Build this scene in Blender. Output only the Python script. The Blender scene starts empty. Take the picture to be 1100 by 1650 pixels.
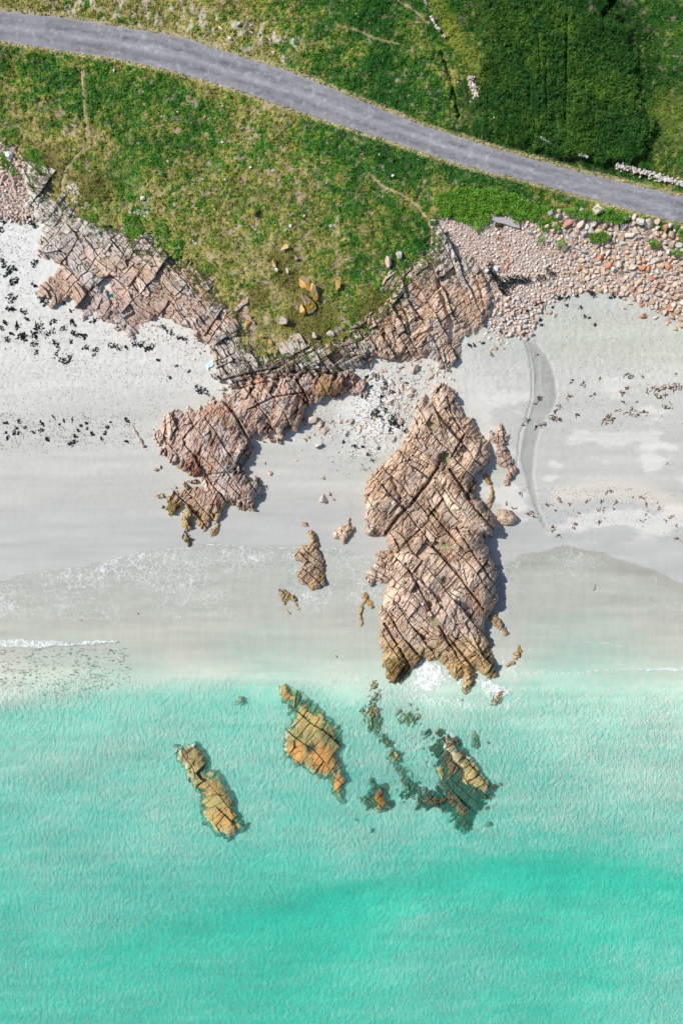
import bpy, bmesh, math, random
import numpy as np
from mathutils import Vector
random.seed(7)
RS = np.random.RandomState(11)
H = 120.0                      # drone height above sea level, metres
U = 0.1                        # one reference pixel is ten centimetres at sea level
col = bpy.context.scene.collection

# ------------------------------------------------------------------ helpers
def W(px, py, z):
    s = (H - z) / H * U
    return (px - 550.0) * s, (825.0 - py) * s, z

def hsh(i, j, s=0):
    i = np.asarray(i).astype(np.int64); j = np.asarray(j).astype(np.int64)
    n = (i * 374761393 + j * 668265263 + int(s) * 974634777) & 0xffffffff
    n = ((n ^ (n >> 13)) * 1274126177) & 0xffffffff
    n = ((n ^ (n >> 15)) * 2246822519) & 0xffffffff
    return ((n ^ (n >> 16)) & 0xffffff) / float(0x1000000)

def noise(x, y, s=0):
    xi = np.floor(x); yi = np.floor(y); fx = x - xi; fy = y - yi
    ux = fx * fx * (3 - 2 * fx); uy = fy * fy * (3 - 2 * fy)
    a = hsh(xi, yi, s); b = hsh(xi + 1, yi, s); c = hsh(xi, yi + 1, s); d = hsh(xi + 1, yi + 1, s)
    return (a + (b - a) * ux) * (1 - uy) + (c + (d - c) * ux) * uy

def fbm(x, y, s=0, o=4):
    v = 0; a = 0.5; t = 0
    for k in range(o):
        v = v + a * noise(x, y, s + k * 17); t += a; a *= 0.5
        x, y = x * 1.6 + y * 1.2 + 7.3, y * 1.6 - x * 1.2 + 3.1
    return v / t

def sst(a, b, x):
    t = np.clip((x - a) / (b - a), 0, 1); return t * t * (3 - 2 * t)

def sdist(px, py, poly):           # positive inside
    px = np.asarray(px, float); py = np.asarray(py, float)
    d = np.full(px.shape, 1e12); ins = np.zeros(px.shape, bool); n = len(poly)
    for k in range(n):
        ax, ay = poly[k]; bx, by = poly[(k + 1) % n]
        ex, ey = bx - ax, by - ay
        t = np.clip(((px - ax) * ex + (py - ay) * ey) / (ex * ex + ey * ey + 1e-9), 0, 1)
        d = np.minimum(d, (px - ax - t * ex) ** 2 + (py - ay - t * ey) ** 2)
        if ay != by:
            c = ((ay > py) != (by > py)) & (px < (bx - ax) * (py - ay) / (by - ay) + ax)
            ins ^= c
    d = np.sqrt(d); return np.where(ins, d, -d)

def ldist(px, py, line):
    d = np.full(np.shape(px), 1e12)
    for k in range(len(line) - 1):
        ax, ay = line[k]; bx, by = line[k + 1]; ex, ey = bx - ax, by - ay
        t = np.clip(((px - ax) * ex + (py - ay) * ey) / (ex * ex + ey * ey + 1e-9), 0, 1)
        d = np.minimum(d, (px - ax - t * ex) ** 2 + (py - ay - t * ey) ** 2)
    return np.sqrt(d)

class Field:                       # thin-plate surface through control points
    def __init__(self, pts):
        P = np.array(pts, float); n = len(P); self.P = P
        X = P[:, :2] / 1000.0
        r2 = ((X[:, None] - X[None]) ** 2).sum(-1)
        K = 0.5 * r2 * np.log(r2 + 1e-12) + np.eye(n) * 1e-4
        A = np.zeros((n + 3, n + 3)); A[:n, :n] = K; A[:n, n] = 1; A[:n, n + 1:] = X
        A[n:, :n] = A[:n, n:].T
        self.w = np.linalg.solve(A, np.concatenate([P[:, 2], [0, 0, 0]]))
        self.X = X
        gx = np.arange(-300, 1401, 10.0); gy = np.arange(-300, 1951, 10.0)
        GX, GY = np.meshgrid(gx, gy)
        v = self.w[n] + self.w[n + 1] * GX / 1000 + self.w[n + 2] * GY / 1000
        for k in range(n):
            q = (GX / 1000 - X[k, 0]) ** 2 + (GY / 1000 - X[k, 1]) ** 2
            v = v + self.w[k] * 0.5 * q * np.log(q + 1e-12)
        self.g = v
    def __call__(self, px, py):
        x = np.clip((np.asarray(px, float) + 300) / 10, 0, 169.999); y = np.clip((np.asarray(py, float) + 300) / 10, 0, 224.999)
        i = x.astype(int); j = y.astype(int); fx = x - i; fy = y - j; g = self.g
        return (g[j, i] * (1 - fx) + g[j, i + 1] * fx) * (1 - fy) + (g[j + 1, i] * (1 - fx) + g[j + 1, i + 1] * fx) * fy

def mix(a, b, t):
    t = np.asarray(t)[..., None]; return np.asarray(a) * (1 - t) + np.asarray(b) * t

def raw_mesh(name, V, F, k, colr=None, attrs=None, smooth=False):
    me = bpy.data.meshes.new(name)
    nv, nf = len(V), len(F)
    me.vertices.add(nv); me.vertices.foreach_set('co', np.asarray(V, np.float32).ravel())
    me.loops.add(nf * k); me.loops.foreach_set('vertex_index', np.asarray(F, np.int32).ravel())
    me.polygons.add(nf)
    me.polygons.foreach_set('loop_start', np.arange(0, nf * k, k, dtype=np.int32))
    me.polygons.foreach_set('use_smooth', np.full(nf, smooth))
    me.update(calc_edges=True)
    if colr is not None:
        c = np.ones((nv, 4), np.float32); c[:, :3] = colr
        a = me.color_attributes.new('Col', 'FLOAT_COLOR', 'POINT'); a.data.foreach_set('color', c.ravel())
    for nm, v in (attrs or {}).items():
        a = me.attributes.new(nm, 'FLOAT', 'POINT'); a.data.foreach_set('value', np.asarray(v, np.float32).ravel())
    return me

def link(name, me, mat, parent=None, label=None, cat=None, group=None, kind=None, loc=None):
    o = bpy.data.objects.new(name, me); col.objects.link(o)
    if mat is not None: me.materials.append(mat)
    if parent: o.parent = parent
    if label: o['label'] = label
    if cat: o['category'] = cat
    if group: o['group'] = group
    if kind: o['kind'] = kind
    if loc is not None: o.location = loc
    return o

def grid_mesh(name, gx, gy, zf, keepf=None, smooth=True):
    """zf(PX,PY)->z, colour, attrs ; keepf gives vertex mask"""
    PX, PY = np.meshgrid(gx, gy)
    z, c, at = zf(PX, PY)[:3]
    keep = np.ones(PX.shape, bool) if keepf is None else keepf(PX, PY, z)
    X, Y, Z = W(PX, PY, z)
    ny, nx = PX.shape
    idx = np.arange(nx * ny).reshape(ny, nx)
    q = np.stack([idx[:-1, :-1], idx[1:, :-1], idx[1:, 1:], idx[:-1, 1:]], -1).reshape(-1, 4)
    kq = (keep[:-1, :-1] | keep[1:, :-1] | keep[1:, 1:] | keep[:-1, 1:]).ravel()
    q = q[kq]
    used = np.zeros(nx * ny, bool); used[q.ravel()] = True
    remap = np.cumsum(used) - 1
    V = np.stack([X, Y, Z], -1).reshape(-1, 3)[used]
    return raw_mesh(name, V, remap[q], 4, c.reshape(-1, 3)[used] if c is not None else None,
                    {k: v.ravel()[used] for k, v in (at or {}).items()}, smooth)

def axis(a, b, st, lo, hi):
    left = []; x = a; s = st
    while x > lo: s *= 1.5; x -= s; left.append(x)
    right = []; x = b; s = st
    while x < hi: s *= 1.5; x += s; right.append(x)
    return np.array(left[::-1] + list(np.arange(a, b + st * .5, st)) + right)

# ------------------------------------------------------------------ materials
def node(nt, t, **kw):
    n = nt.nodes.new(t)
    for k, v in kw.items():
        if hasattr(n, k): setattr(n, k, v)
        else: n.inputs[k.replace('_', ' ')].default_value = v
    return n

def surf_mat(name, scale=6, var=0.25, bump=0.3, bdist=0.05, rough=0.9, spec=0.2, scale2=None, fine=0.0, sub=None, both=False):
    m = bpy.data.materials.new(name); m.use_nodes = True; nt = m.node_tree; nt.nodes.clear()
    out = nt.nodes.new('ShaderNodeOutputMaterial'); b = nt.nodes.new('ShaderNodeBsdfPrincipled')
    b.inputs['Roughness'].default_value = rough; b.inputs['Specular IOR Level'].default_value = spec
    at = node(nt, 'ShaderNodeAttribute', attribute_name='Col')
    tc = nt.nodes.new('ShaderNodeNewGeometry')
    n1 = nt.nodes.new('ShaderNodeTexNoise'); n1.inputs['Scale'].default_value = scale; n1.inputs['Detail'].default_value = 5; n1.inputs['Roughness'].default_value = 0.65
    nt.links.new(tc.outputs['Position'], n1.inputs['Vector'])
    mr = nt.nodes.new('ShaderNodeMapRange'); mr.inputs['From Min'].default_value = 0.25; mr.inputs['From Max'].default_value = 0.75
    mr.inputs['To Min'].default_value = 1 - var; mr.inputs['To Max'].default_value = 1 + var
    nt.links.new(n1.outputs['Fac'], mr.inputs['Value'])
    mul = nt.nodes.new('ShaderNodeVectorMath'); mul.operation = 'SCALE'
    nt.links.new(at.outputs['Color'], mul.inputs[0]); nt.links.new(mr.outputs['Result'], mul.inputs['Scale'])
    nt.links.new(mul.outputs[0], b.inputs['Base Color'])
    if bump:
        n2 = nt.nodes.new('ShaderNodeTexNoise'); n2.inputs['Scale'].default_value = scale2 or scale * 1.5; n2.inputs['Detail'].default_value = 4
        nt.links.new(tc.outputs['Position'], n2.inputs['Vector'])
        bp = nt.nodes.new('ShaderNodeBump'); bp.inputs['Strength'].default_value = bump; bp.inputs['Distance'].default_value = bdist
        nt.links.new(n2.outputs['Fac'], bp.inputs['Height']); nt.links.new(bp.outputs[0], b.inputs['Normal'])
    if sub:
        tr = nt.nodes.new('ShaderNodeBsdfTranslucent'); nt.links.new(mul.outputs[0], tr.inputs['Color'])
        mx = nt.nodes.new('ShaderNodeMixShader'); mx.inputs[0].default_value = sub
        nt.links.new(b.outputs[0], mx.inputs[1]); nt.links.new(tr.outputs[0], mx.inputs[2]); nt.links.new(mx.outputs[0], out.inputs[0])
    else: nt.links.new(b.outputs[0], out.inputs[0])
    return m

M = dict(
    rock=surf_mat('granite', 4, .28, .6, .08, .85, .25),
    stone=surf_mat('beach stone', 6, .2, .4, .03, .8, .3),
    sand=surf_mat('sand', 3, .04, .25, .02, .7, .25, scale2=9),
    soil=surf_mat('turf soil', 5, .45, .8, .08, .95, .1),
    leaf=surf_mat('foliage', 2.2, .25, 0, rough=.7, spec=.15, sub=.2),
    weed=surf_mat('seaweed', 12, .4, .6, .03, .55, .3),
    road=surf_mat('worn asphalt', 14, .12, .4, .01, .9, .15),
    path=surf_mat('trodden earth', 8, .25, .5, .03, .95, .1),
    conc=surf_mat('weathered concrete', 6, .15, .4, .02, .9, .2),
    net=surf_mat('nylon', 10, .2, .2, .01, .6, .3),
)

def water_mat():
    m = bpy.data.materials.new('sea water'); m.use_nodes = True; nt = m.node_tree; nt.nodes.clear(); L = nt.links.new
    out = nt.nodes.new('ShaderNodeOutputMaterial')
    dep = node(nt, 'ShaderNodeAttribute', attribute_name='depth'); foam = node(nt, 'ShaderNodeAttribute', attribute_name='foam')
    rip = node(nt, 'ShaderNodeAttribute', attribute_name='ripple')
    geo = nt.nodes.new('ShaderNodeNewGeometry')
    dv = {}
    def expo(k):
        a = node(nt, 'ShaderNodeMath', operation='MULTIPLY'); L(dv['d'], a.inputs[0]); a.inputs[1].default_value = -k
        e = node(nt, 'ShaderNodeMath', operation='EXPONENT'); L(a.outputs[0], e.inputs[0]); return e.outputs[0]
    # ripple bump: short wavelets, streaked along the swell direction
    mp = nt.nodes.new('ShaderNodeMapping'); mp.inputs['Scale'].default_value = (1.25, 1.0, 1.0); mp.inputs['Rotation'].default_value = (0, 0, math.radians(12))
    L(geo.outputs['Position'], mp.inputs['Vector'])
    n1 = nt.nodes.new('ShaderNodeTexNoise'); n1.inputs['Scale'].default_value = 1.35; n1.inputs['Detail'].default_value = 5; n1.inputs['Roughness'].default_value = .66; n1.inputs['Distortion'].default_value = .15
    L(mp.outputs[0], n1.inputs['Vector'])
    bp = nt.nodes.new('ShaderNodeBump'); bp.inputs['Distance'].default_value = 0.45
    L(n1.outputs['Fac'], bp.inputs['Height']); L(rip.outputs['Fac'], bp.inputs['Strength'])
    n3 = nt.nodes.new('ShaderNodeTexNoise'); n3.inputs['Scale'].default_value = .6; n3.inputs['Detail'].default_value = 7; n3.inputs['Roughness'].default_value = .7; L(mp.outputs[0], n3.inputs['Vector'])
    mm = node(nt, 'ShaderNodeMapRange'); mm.inputs['From Min'].default_value = .3; mm.inputs['From Max'].default_value = .7; mm.inputs['To Min'].default_value = .35; mm.inputs['To Max'].default_value = 1.65; L(n3.outputs['Fac'], mm.inputs['Value'])
    dm = node(nt, 'ShaderNodeMath', operation='MULTIPLY'); L(dep.outputs['Fac'], dm.inputs[0]); L(mm.outputs[0], dm.inputs[1]); dv['d'] = dm.outputs[0]  # noise on the depth puts light and dark ripple streaks into the water tint
    mm.inputs['To Min'].default_value = .4; mm.inputs['To Max'].default_value = 1.6
    cmb = nt.nodes.new('ShaderNodeCombineColor')
    for k, ch in ((0.56, 'Red'), (0.035, 'Green'), (0.095, 'Blue')): L(expo(k), cmb.inputs[ch])
    tr = nt.nodes.new('ShaderNodeBsdfTransparent'); L(cmb.outputs[0], tr.inputs['Color'])
    body = nt.nodes.new('ShaderNodeBsdfDiffuse'); body.inputs['Color'].default_value = (.10, .69, .56, 1)
    b2 = nt.nodes.new('ShaderNodeBump'); b2.inputs['Strength'].default_value = .35; b2.inputs['Distance'].default_value = .35; L(n3.outputs['Fac'], b2.inputs['Height']); L(b2.outputs[0], body.inputs['Normal'])
    sc = node(nt, 'ShaderNodeMath', operation='SUBTRACT'); sc.inputs[0].default_value = 1.0; L(expo(0.3), sc.inputs[1])
    sc2 = node(nt, 'ShaderNodeMath', operation='MULTIPLY'); L(sc.outputs[0], sc2.inputs[0]); sc2.inputs[1].default_value = .42
    m1 = nt.nodes.new('ShaderNodeMixShader'); L(sc2.outputs[0], m1.inputs[0]); L(tr.outputs[0], m1.inputs[1]); L(body.outputs[0], m1.inputs[2])
    gl = nt.nodes.new('ShaderNodeBsdfGlossy'); gl.inputs['Roughness'].default_value = .11; L(bp.outputs[0], gl.inputs['Normal'])
    fr = nt.nodes.new('ShaderNodeFresnel'); fr.inputs['IOR'].default_value = 1.33; L(bp.outputs[0], fr.inputs['Normal'])
    fr2 = node(nt, 'ShaderNodeMath', operation='MULTIPLY'); L(fr.outputs[0], fr2.inputs[0]); fr2.inputs[1].default_value = 1.0
    m2 = nt.nodes.new('ShaderNodeMixShader'); L(fr2.outputs[0], m2.inputs[0]); L(m1.outputs[0], m2.inputs[1]); L(gl.outputs[0], m2.inputs[2])
    # foam lace
    nd = nt.nodes.new('ShaderNodeTexNoise'); nd.inputs['Scale'].default_value = 1.1; nd.inputs['Detail'].default_value = 4
    L(geo.outputs['Position'], nd.inputs['Vector'])
    ad = node(nt, 'ShaderNodeMixRGB', blend_type='LINEAR_LIGHT'); ad.inputs[0].default_value = .9
    L(geo.outputs['Position'], ad.inputs[1]); L(nd.outputs['Color'], ad.inputs[2])
    vo = nt.nodes.new('ShaderNodeTexVoronoi'); vo.feature = 'DISTANCE_TO_EDGE'; vo.inputs['Scale'].default_value = 1.15
    L(ad.outputs[0], vo.inputs['Vector'])
    v1 = node(nt, 'ShaderNodeMapRange'); v1.inputs['From Min'].default_value = 0; v1.inputs['From Max'].default_value = .13; v1.inputs['To Min'].default_value = 1; v1.inputs['To Max'].default_value = 0
    L(vo.outputs['Distance'], v1.inputs['Value'])
    nf = nt.nodes.new('ShaderNodeTexNoise'); nf.inputs['Scale'].default_value = .9; nf.inputs['Detail'].default_value = 6; nf.inputs['Roughness'].default_value = .68; L(geo.outputs['Position'], nf.inputs['Vector'])
    s1 = node(nt, 'ShaderNodeMath', operation='MULTIPLY'); L(v1.outputs[0], s1.inputs[0]); s1.inputs[1].default_value = .42
    s2 = node(nt, 'ShaderNodeMath', operation='ADD'); L(s1.outputs[0], s2.inputs[0]); nfh = node(nt, 'ShaderNodeMath', operation='MULTIPLY'); L(nf.outputs['Fac'], nfh.inputs[0]); nfh.inputs[1].default_value = .95; L(nfh.outputs[0], s2.inputs[1])
    s3 = node(nt, 'ShaderNodeMath', operation='ADD'); L(s2.outputs[0], s3.inputs[0]); L(foam.outputs['Fac'], s3.inputs[1])
    v2 = node(nt, 'ShaderNodeMapRange', interpolation_type='SMOOTHSTEP'); v2.inputs['From Min'].default_value = .86; v2.inputs['From Max'].default_value = 1.75; v2.inputs['To Max'].default_value = .95
    L(s3.outputs[0], v2.inputs['Value'])
    fb = nt.nodes.new('ShaderNodeBump'); fb.inputs['Strength'].default_value = .5; fb.inputs['Distance'].default_value = .12; L(nf.outputs['Fac'], fb.inputs['Height'])
    fd = nt.nodes.new('ShaderNodeBsdfDiffuse'); fd.inputs['Color'].default_value = (.86, .87, .87, 1); L(fb.outputs[0], fd.inputs['Normal'])
    m3 = nt.nodes.new('ShaderNodeMixShader'); L(v2.outputs[0], m3.inputs[0]); L(m2.outputs[0], m3.inputs[1]); L(fd.outputs[0], m3.inputs[2])
    L(m3.outputs[0], out.inputs[0]); return m
M['water'] = water_mat()

# ------------------------------------------------------------------ traced lines (photo pixels)
ROAD_UP = [(-200,5),(-60,13),(0,17),(100,27),(175,40),(240,50),(300,62),(360,82),(425,102),(500,127),(550,149),(675,200),(800,240),(925,275),(1050,305),(1100,317),(1300,362)]
ROAD_LO = [(-200,45),(-60,60),(0,66),(75,78),(190,95),(280,115),(375,143),(450,170),(550,202),(650,235),(750,268),(850,292),(950,320),(1050,348),(1100,360),(1300,408)]
ROADP = ROAD_UP + ROAD_LO[::-1]
GRASS = [(-400,170),(-60,195),(0,215),(20,232),(45,262),(75,288),(100,322),(130,352),(165,365),(195,378),(215,388),(235,372),(262,402),(290,418),(312,430),(332,452),(347,482),(375,502),(388,530),(402,560),(430,572),(470,572),(510,558),(560,545),(590,528),(602,505),(628,478),(642,452),(662,428),(690,408),(697,385),(703,352),(735,345),(765,345),(785,350),(815,338),(845,348),(872,352),(905,340),(950,345),(985,350),(1020,358),(1060,366),(1100,372),(1500,440),(1500,-500),(-400,-500)]
FIELD = [(800,14),(790,60),(785,110),(776,160),(792,212),(830,236),(880,250),(960,264),(1000,264),(1036,250),(1046,205),(1032,160),(1026,100),(1014,50),(1000,32),(940,16),(860,8)]
COBR = [(703,352),(735,344),(785,348),(840,350),(880,340),(950,340),(1020,352),(1100,366),(1260,395),(1260,560),(1100,528),(1075,510),(1040,492),(1005,476),(950,470),(900,478),(870,496),(860,530),(848,546),(820,540),(795,520),(790,480),(768,450),(742,426),(712,408),(696,378)]
COBL = [(-160,200),(0,222),(25,238),(48,270),(45,330),(58,355),(40,362),(0,352),(-160,340)]
FOOT = [[(132,112),(136,165),(142,235),(125,250),(107,272),(100,300),(106,330)],
        [(595,280),(615,300),(645,312),(670,330),(690,355),(697,378),(694,395)],
        [(684,288),(680,305),(672,328)],
        [(540,38),(575,48),(600,60),(640,70)],
        [(640,0),(665,15),(690,38)]]
SWASH = [(-300,985),(-100,948),(0,932),(60,920),(130,914),(180,900),(235,887),(300,882),(345,877),(400,882),(470,882),(545,884),(600,900),(640,905),(700,905),(780,915),(810,912),(840,892),(875,888),(905,877),(940,884),(990,898),(1050,918),(1100,940),(1300,980)]
BREAKL = [(-200,1036),(0,1037),(30,1036),(60,1038),(90,1036),(112,1039),(140,1036),(165,1034),(190,1034)]
BREAKR = [(1018,1077),(1045,1080),(1070,1078),(1100,1079),(1300,1085)]
STREAM = [(843,545),(850,565),(856,600),(856,640),(845,680),(836,700),(832,750)]

zland = Field([(-250,40,8.4),(0,40,8.2),(0,205,5.4),(45,265,5.2),(150,345,5.4),(300,425,5.3),(400,555,5.0),(500,560,5.0),(600,520,5.1),(690,400,5.5),(400,300,6.6),(480,480,5.7),(200,200,6.9),(550,180,7.6),(800,255,7.4),(1100,340,7.2),(900,345,5.9),(1100,372,6.0),(760,335,6.0),(300,0,8.6),(800,100,8.8),(1100,150,9.0),(650,0,9.2),(1100,-50,9.6),(0,-80,9.2),(1350,250,8.5),(1350,400,6.4),(500,-280,11),(650,350,5.9),(-250,200,5.5)])
zsand = Field([(-250,350,3.6),(0,220,4.8),(0,355,3.7),(0,500,3.0),(0,650,2.0),(0,720,1.55),(0,850,.7),(0,932,.2),(0,1030,.0),(0,1115,-.12),
 (0,1170,-.42),(0,1250,-.6),(0,1450,-1.0),(0,1650,-1.35),(300,560,2.9),(300,650,2.0),(230,760,1.1),(300,882,.2),(300,1020,.0),(300,1085,-.1),(300,1150,-.45),(300,1250,-.6),(300,1400,-.85),(300,1520,-1.6),(300,1650,-1.4),
 (550,600,2.9),(550,750,1.35),(550,884,.2),(550,1020,-.02),(550,1100,-.2),(550,1180,-.5),(600,1300,-.75),(550,1400,-1.0),(550,1458,-2.0),(700,1360,-.95),(420,1500,-1.7),(600,1540,-1.35),(550,1650,-1.5),
 (800,560,2.6),(780,370,5.2),(950,360,5.6),(950,468,3.2),(1100,370,5.6),(1100,520,2.9),(720,370,5.2),(760,420,4.2),(850,650,1.8),(1100,700,1.6),(850,800,.75),(1100,850,.55),(880,884,.2),(1100,940,.18),(820,1000,.02),(1100,1060,-.03),(820,1085,-.15),(1100,1090,-.15),(850,1140,-.55),(1000,1180,-.42),(1100,1180,-.38),(1000,1300,-.62),(1100,1340,-.7),(850,1330,-.9),
 (900,1370,-1.1),(900,1420,-1.9),(1100,1430,-1.4),(1000,1520,-1.5),(800,1520,-1.4),(1100,1600,-1.0),(850,1650,-1.4),(1350,400,5.6),(1350,900,.8),(1350,1200,-.4),(1350,1650,-1.3),(-250,900,.8),(-250,1250,-.7),(-250,1650,-1.6),(500,1900,-2.6),(500,300,5)])
dryness = Field([(100,110,.15),(300,150,.3),(500,210,.25),(700,290,.35),(200,200,.38),(100,200,.55),(80,260,.78),(100,330,.75),(200,300,.4),(300,300,.5),(450,300,.55),(380,180,.6),(500,400,.6),(450,500,.8),(600,380,.38),(660,370,.25),(560,480,.45),(600,300,.3),(0,130,.35),(0,5,.6),(150,15,.75),(300,30,.85),(400,60,.85),(460,110,.5),(420,5,.35),(520,30,.25),(600,100,.2),(650,60,.35),(730,50,.6),(750,100,.55),(770,20,.15),(900,100,.12),(1000,150,.1),(1080,120,.35),(1070,200,.4),(1090,60,.2),(1000,10,.1),(900,260,.2),(850,330,.15),(1000,350,.3),(1100,290,.3),(350,430,.65),(560,560,.5)])

PATCHY = [(95,185,16),(60,175,10),(308,165,14),(285,210,8),(235,190,9),(430,170,12),(480,290,12),(485,315,10),(370,375,14),(385,395,12),(545,330,7),(520,260,8),(182,260,9),(660,80,10),(640,130,6),(710,120,6),(650,352,9),(580,365,9),(330,350,8),(415,220,10),(455,240,8)]
TRENCH = [([(711,85),(722,118),(731,150),(738,188)], 3, .8), ([(863,48),(867,85),(868,118)], 2, .9), ([(877,62),(878,120),(879,190)], 1.8, .8), ([(911,25),(911,100),(909,195)], 2.3, 1.1), ([(850,120),(852,170)], 1.6, .7), ([(890,60),(893,140)],1.3,.6),([(990,0),(975,25),(1000,38)],7,1.0)]

def road_sd(px, py): return sdist(px, py, ROADP)

def land(px, py, bumps=True):
    z = zland(px, py)
    rd = road_sd(px, py)
    fsd = sdist(px, py, FIELD) + 44 * (fbm(px / 30, py / 30, 5) - .5) + 8 * (fbm(px / 7, py / 7, 6, 2) - .5)
    f = sst(np.where(px < 860, -40, -5), np.where(px < 860, 40, 10), fsd) * sst(2, 26, -rd)
    gsd = sdist(px, py, GRASS)
    gsd = gsd + (42 * (fbm(px / 22, py / 22, 31, 4) - .5) + 26 * (fbm(px / 6, py / 6, 32, 3) - .5)) * np.where(px < 700, 1, .35)
    if bumps:
        b = (fbm(px / 9, py / 9, 3, 4) - .45) * .7 + (fbm(px / 40, py / 40, 4, 3) - .5) * 1.1
        off = sst(2, 12, -rd)
        inb = sst(-190, -140, px) * sst(1290, 1240, px) * sst(-230, -180, py)
        z = z + b * off * .8 * inb + f * (1.2 + .35 * (fbm(px / 5, py / 8, 9, 2) - .5))
        for ln, w, dp in [(l_, w_ * 1.05, d_ * 1.2) for l_, w_, d_ in TRENCH]:
            if len(ln) and w: z = z - dp * (1 - sst(w * .4, w * 1.6, ldist(px, py, ln) + 2 * (fbm(px / 8, py / 8, 12, 2) - .5) * w * .6))
        z = z - .12 * sst(-1, 1, rd)
    return z, rd, fsd, gsd

def land_col(px, py, rd, fsd):
    d = np.clip(dryness(px, py), 0, 1)
    n1 = .55 * fbm(px / 26, py / 26, 41, 4) + .45 * fbm(px / 8, py / 9, 40, 4); n2 = fbm(px / 3.2, py / 3.6, 43, 3)
    dd = d * 1.06 + .04 + (n1 - .5) * 1.9 + (n2 - .5) * 1.0 - .28 * sst(540, 620, px) * (py < 290)
    G = np.array([.058, .145, .018]); D = np.array([.015, .075, .012]); Y = np.array([.23, .225, .05]); O = np.array([.15, .15, .035]); T = np.array([.30, .26, .105]); B = np.array([.37, .28, .215])
    c = mix(np.broadcast_to(D, px.shape + (3,)), G, sst(.0, .35, dd))
    c = mix(c, mix(np.broadcast_to(O, px.shape + (3,)), Y, sst(.4, .6, n2)), sst(.35, .68, dd))
    c = mix(c, T, sst(.70, 1.1, dd) * .8)
    bare = np.zeros(px.shape)
    for x, y, r in PATCHY:
        bare = np.maximum(bare, 1 - np.hypot(px - x, (py - y) * 1.2) / r)
    bare = .75 * sst(.1, .8, bare + (fbm(px / 7, py / 7, 47, 4) - .5) * 1.9)
    bare = np.maximum(bare, sst(1.15, 1.4, dd) * .7); bare = np.maximum(bare, .8 * sst(.66, .74, fbm(px / 8, py / 8, 46, 3)) * sst(140, 230, py + px * .0) * sst(.3, .5, d))
    c = mix(c, B, bare)
    nearf = sst(90, 0, -fsd) * sst(-4, 6, 290 - py); c = c * (1 - .45 * nearf * (dd < .55))[..., None]
    for x, y, r in [(455,420,30),(500,525,55),(600,500,38),(85,262,34),(150,300,34),(415,480,24),(560,560,24),(470,455,24)]:
        c = mix(c, [.12, .105, .03], .85 * (1 - sst(r * .4, r * 1.2, np.hypot(px - x, py - y) + r * .9 * (fbm(px / 9, py / 9, 48, 3) - .5))))
    for x, y, r in [(205,290,40),(215,180,26),(180,150,30),(130,150,24),(385,335,22),(420,310,16),(640,350,26),(560,330,22),(350,265,18),(330,100,12)]:
        c = mix(c, [.045, .135, .016], .6 * (1 - sst(r * .3, r * 1.3, np.hypot((px - x) * 1.5, py - y) + r * 1.2 * (fbm(px / 7, py / 7, 49, 3) - .5))))
    yl = ldist(px, py, [(690,-10),(715,30),(745,75),(775,110),(782,130)]) + 18 * (fbm(px / 12, py / 12, 50, 3) - .5)
    c = mix(c, [.20, .22, .035], .75 * (1 - sst(4, 20, yl)))
    y2 = np.hypot((px - 1078) * 1.6, py - 190) + 40 * (fbm(px / 16, py / 16, 51, 3) - .5); c = mix(c, [.15, .185, .035], .6 * (1 - sst(20, 75, y2)))
    # pale gravelly ground above the road
    g = sst(.52, .70, fbm(px / 7, py / 13, 61, 4)) * (1 - sst(45, 85, ldist(px, py, [(110,8),(250,20),(400,62),(460,80)]) * 2.2))
    c = mix(c, [.44, .395, .32], g * .8)
    # straw edge along the tarmac
    e = 1 - sst(1.5, 6, np.abs(rd + 2.0) + 4 * (n2 - .5)); c = mix(c, [.36, .31, .17], e * .85)
    f = sst(3, 20, -rd) * sst(np.where(px < 860, -40, -8), np.where(px < 860, 20, 10), fsd + 30 * (fbm(px / 12, py / 12, 67, 3) - .5))
    c = mix(c, mix(np.broadcast_to([.024, .082, .016], px.shape + (3,)), [.075, .15, .022], sst(.42, .66, .6 * fbm(px / 24, py / 50, 66, 3) + .4 * fbm(px / 4, py / 7, 68, 3))), f)
    c = c * (1 + .5 * (fbm(px / 45, py / 45, 70, 3) - .5))[..., None]
    return c, dd, np.maximum(bare, g), f

# ------------------------------------------------------------------ ground sheets
def headland_f(PX, PY):
    z, rd, fsd, gsd = land(PX, PY)
    c, dd, bare, f = land_col(PX, PY, rd, fsd)
    foot = np.full(PX.shape, 99.)
    for l in FOOT: foot = np.minimum(foot, ldist(PX, PY, l) + 2.0 * (fbm(PX / 7, PY / 7, 77, 2) - .5))
    z = z - .15 * (1 - sst(1.5, 4, foot))
    c = mix(c, [.33, .28, .14], (1 - sst(1.0, 5.0, foot)) * .7)
    c = mix(c, [.26, .2, .14], 1 - sst(-16, 4, gsd))
    z = np.where(gsd < 0, z + gsd * .11, z)
    z = np.where(gsd < -14, z + (gsd + 14) * .3, z)
    headland_f.g = gsd
    return z, c, None
me = grid_mesh('headland', axis(-150, 1250, 1.4, -1400, 2500), axis(-190, 610, 1.4, -2600, 612), headland_f,
               keepf=lambda x, y, z: headland_f.g > -26)
link('headland', me, M['soil'], kind='structure')

def wetness(px, py):
    n = fbm(px / 120, py / 25, 90, 4)
    sw = np.interp(px, [p[0] for p in SWASH], [p[1] for p in SWASH])
    return n, sw

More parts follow.
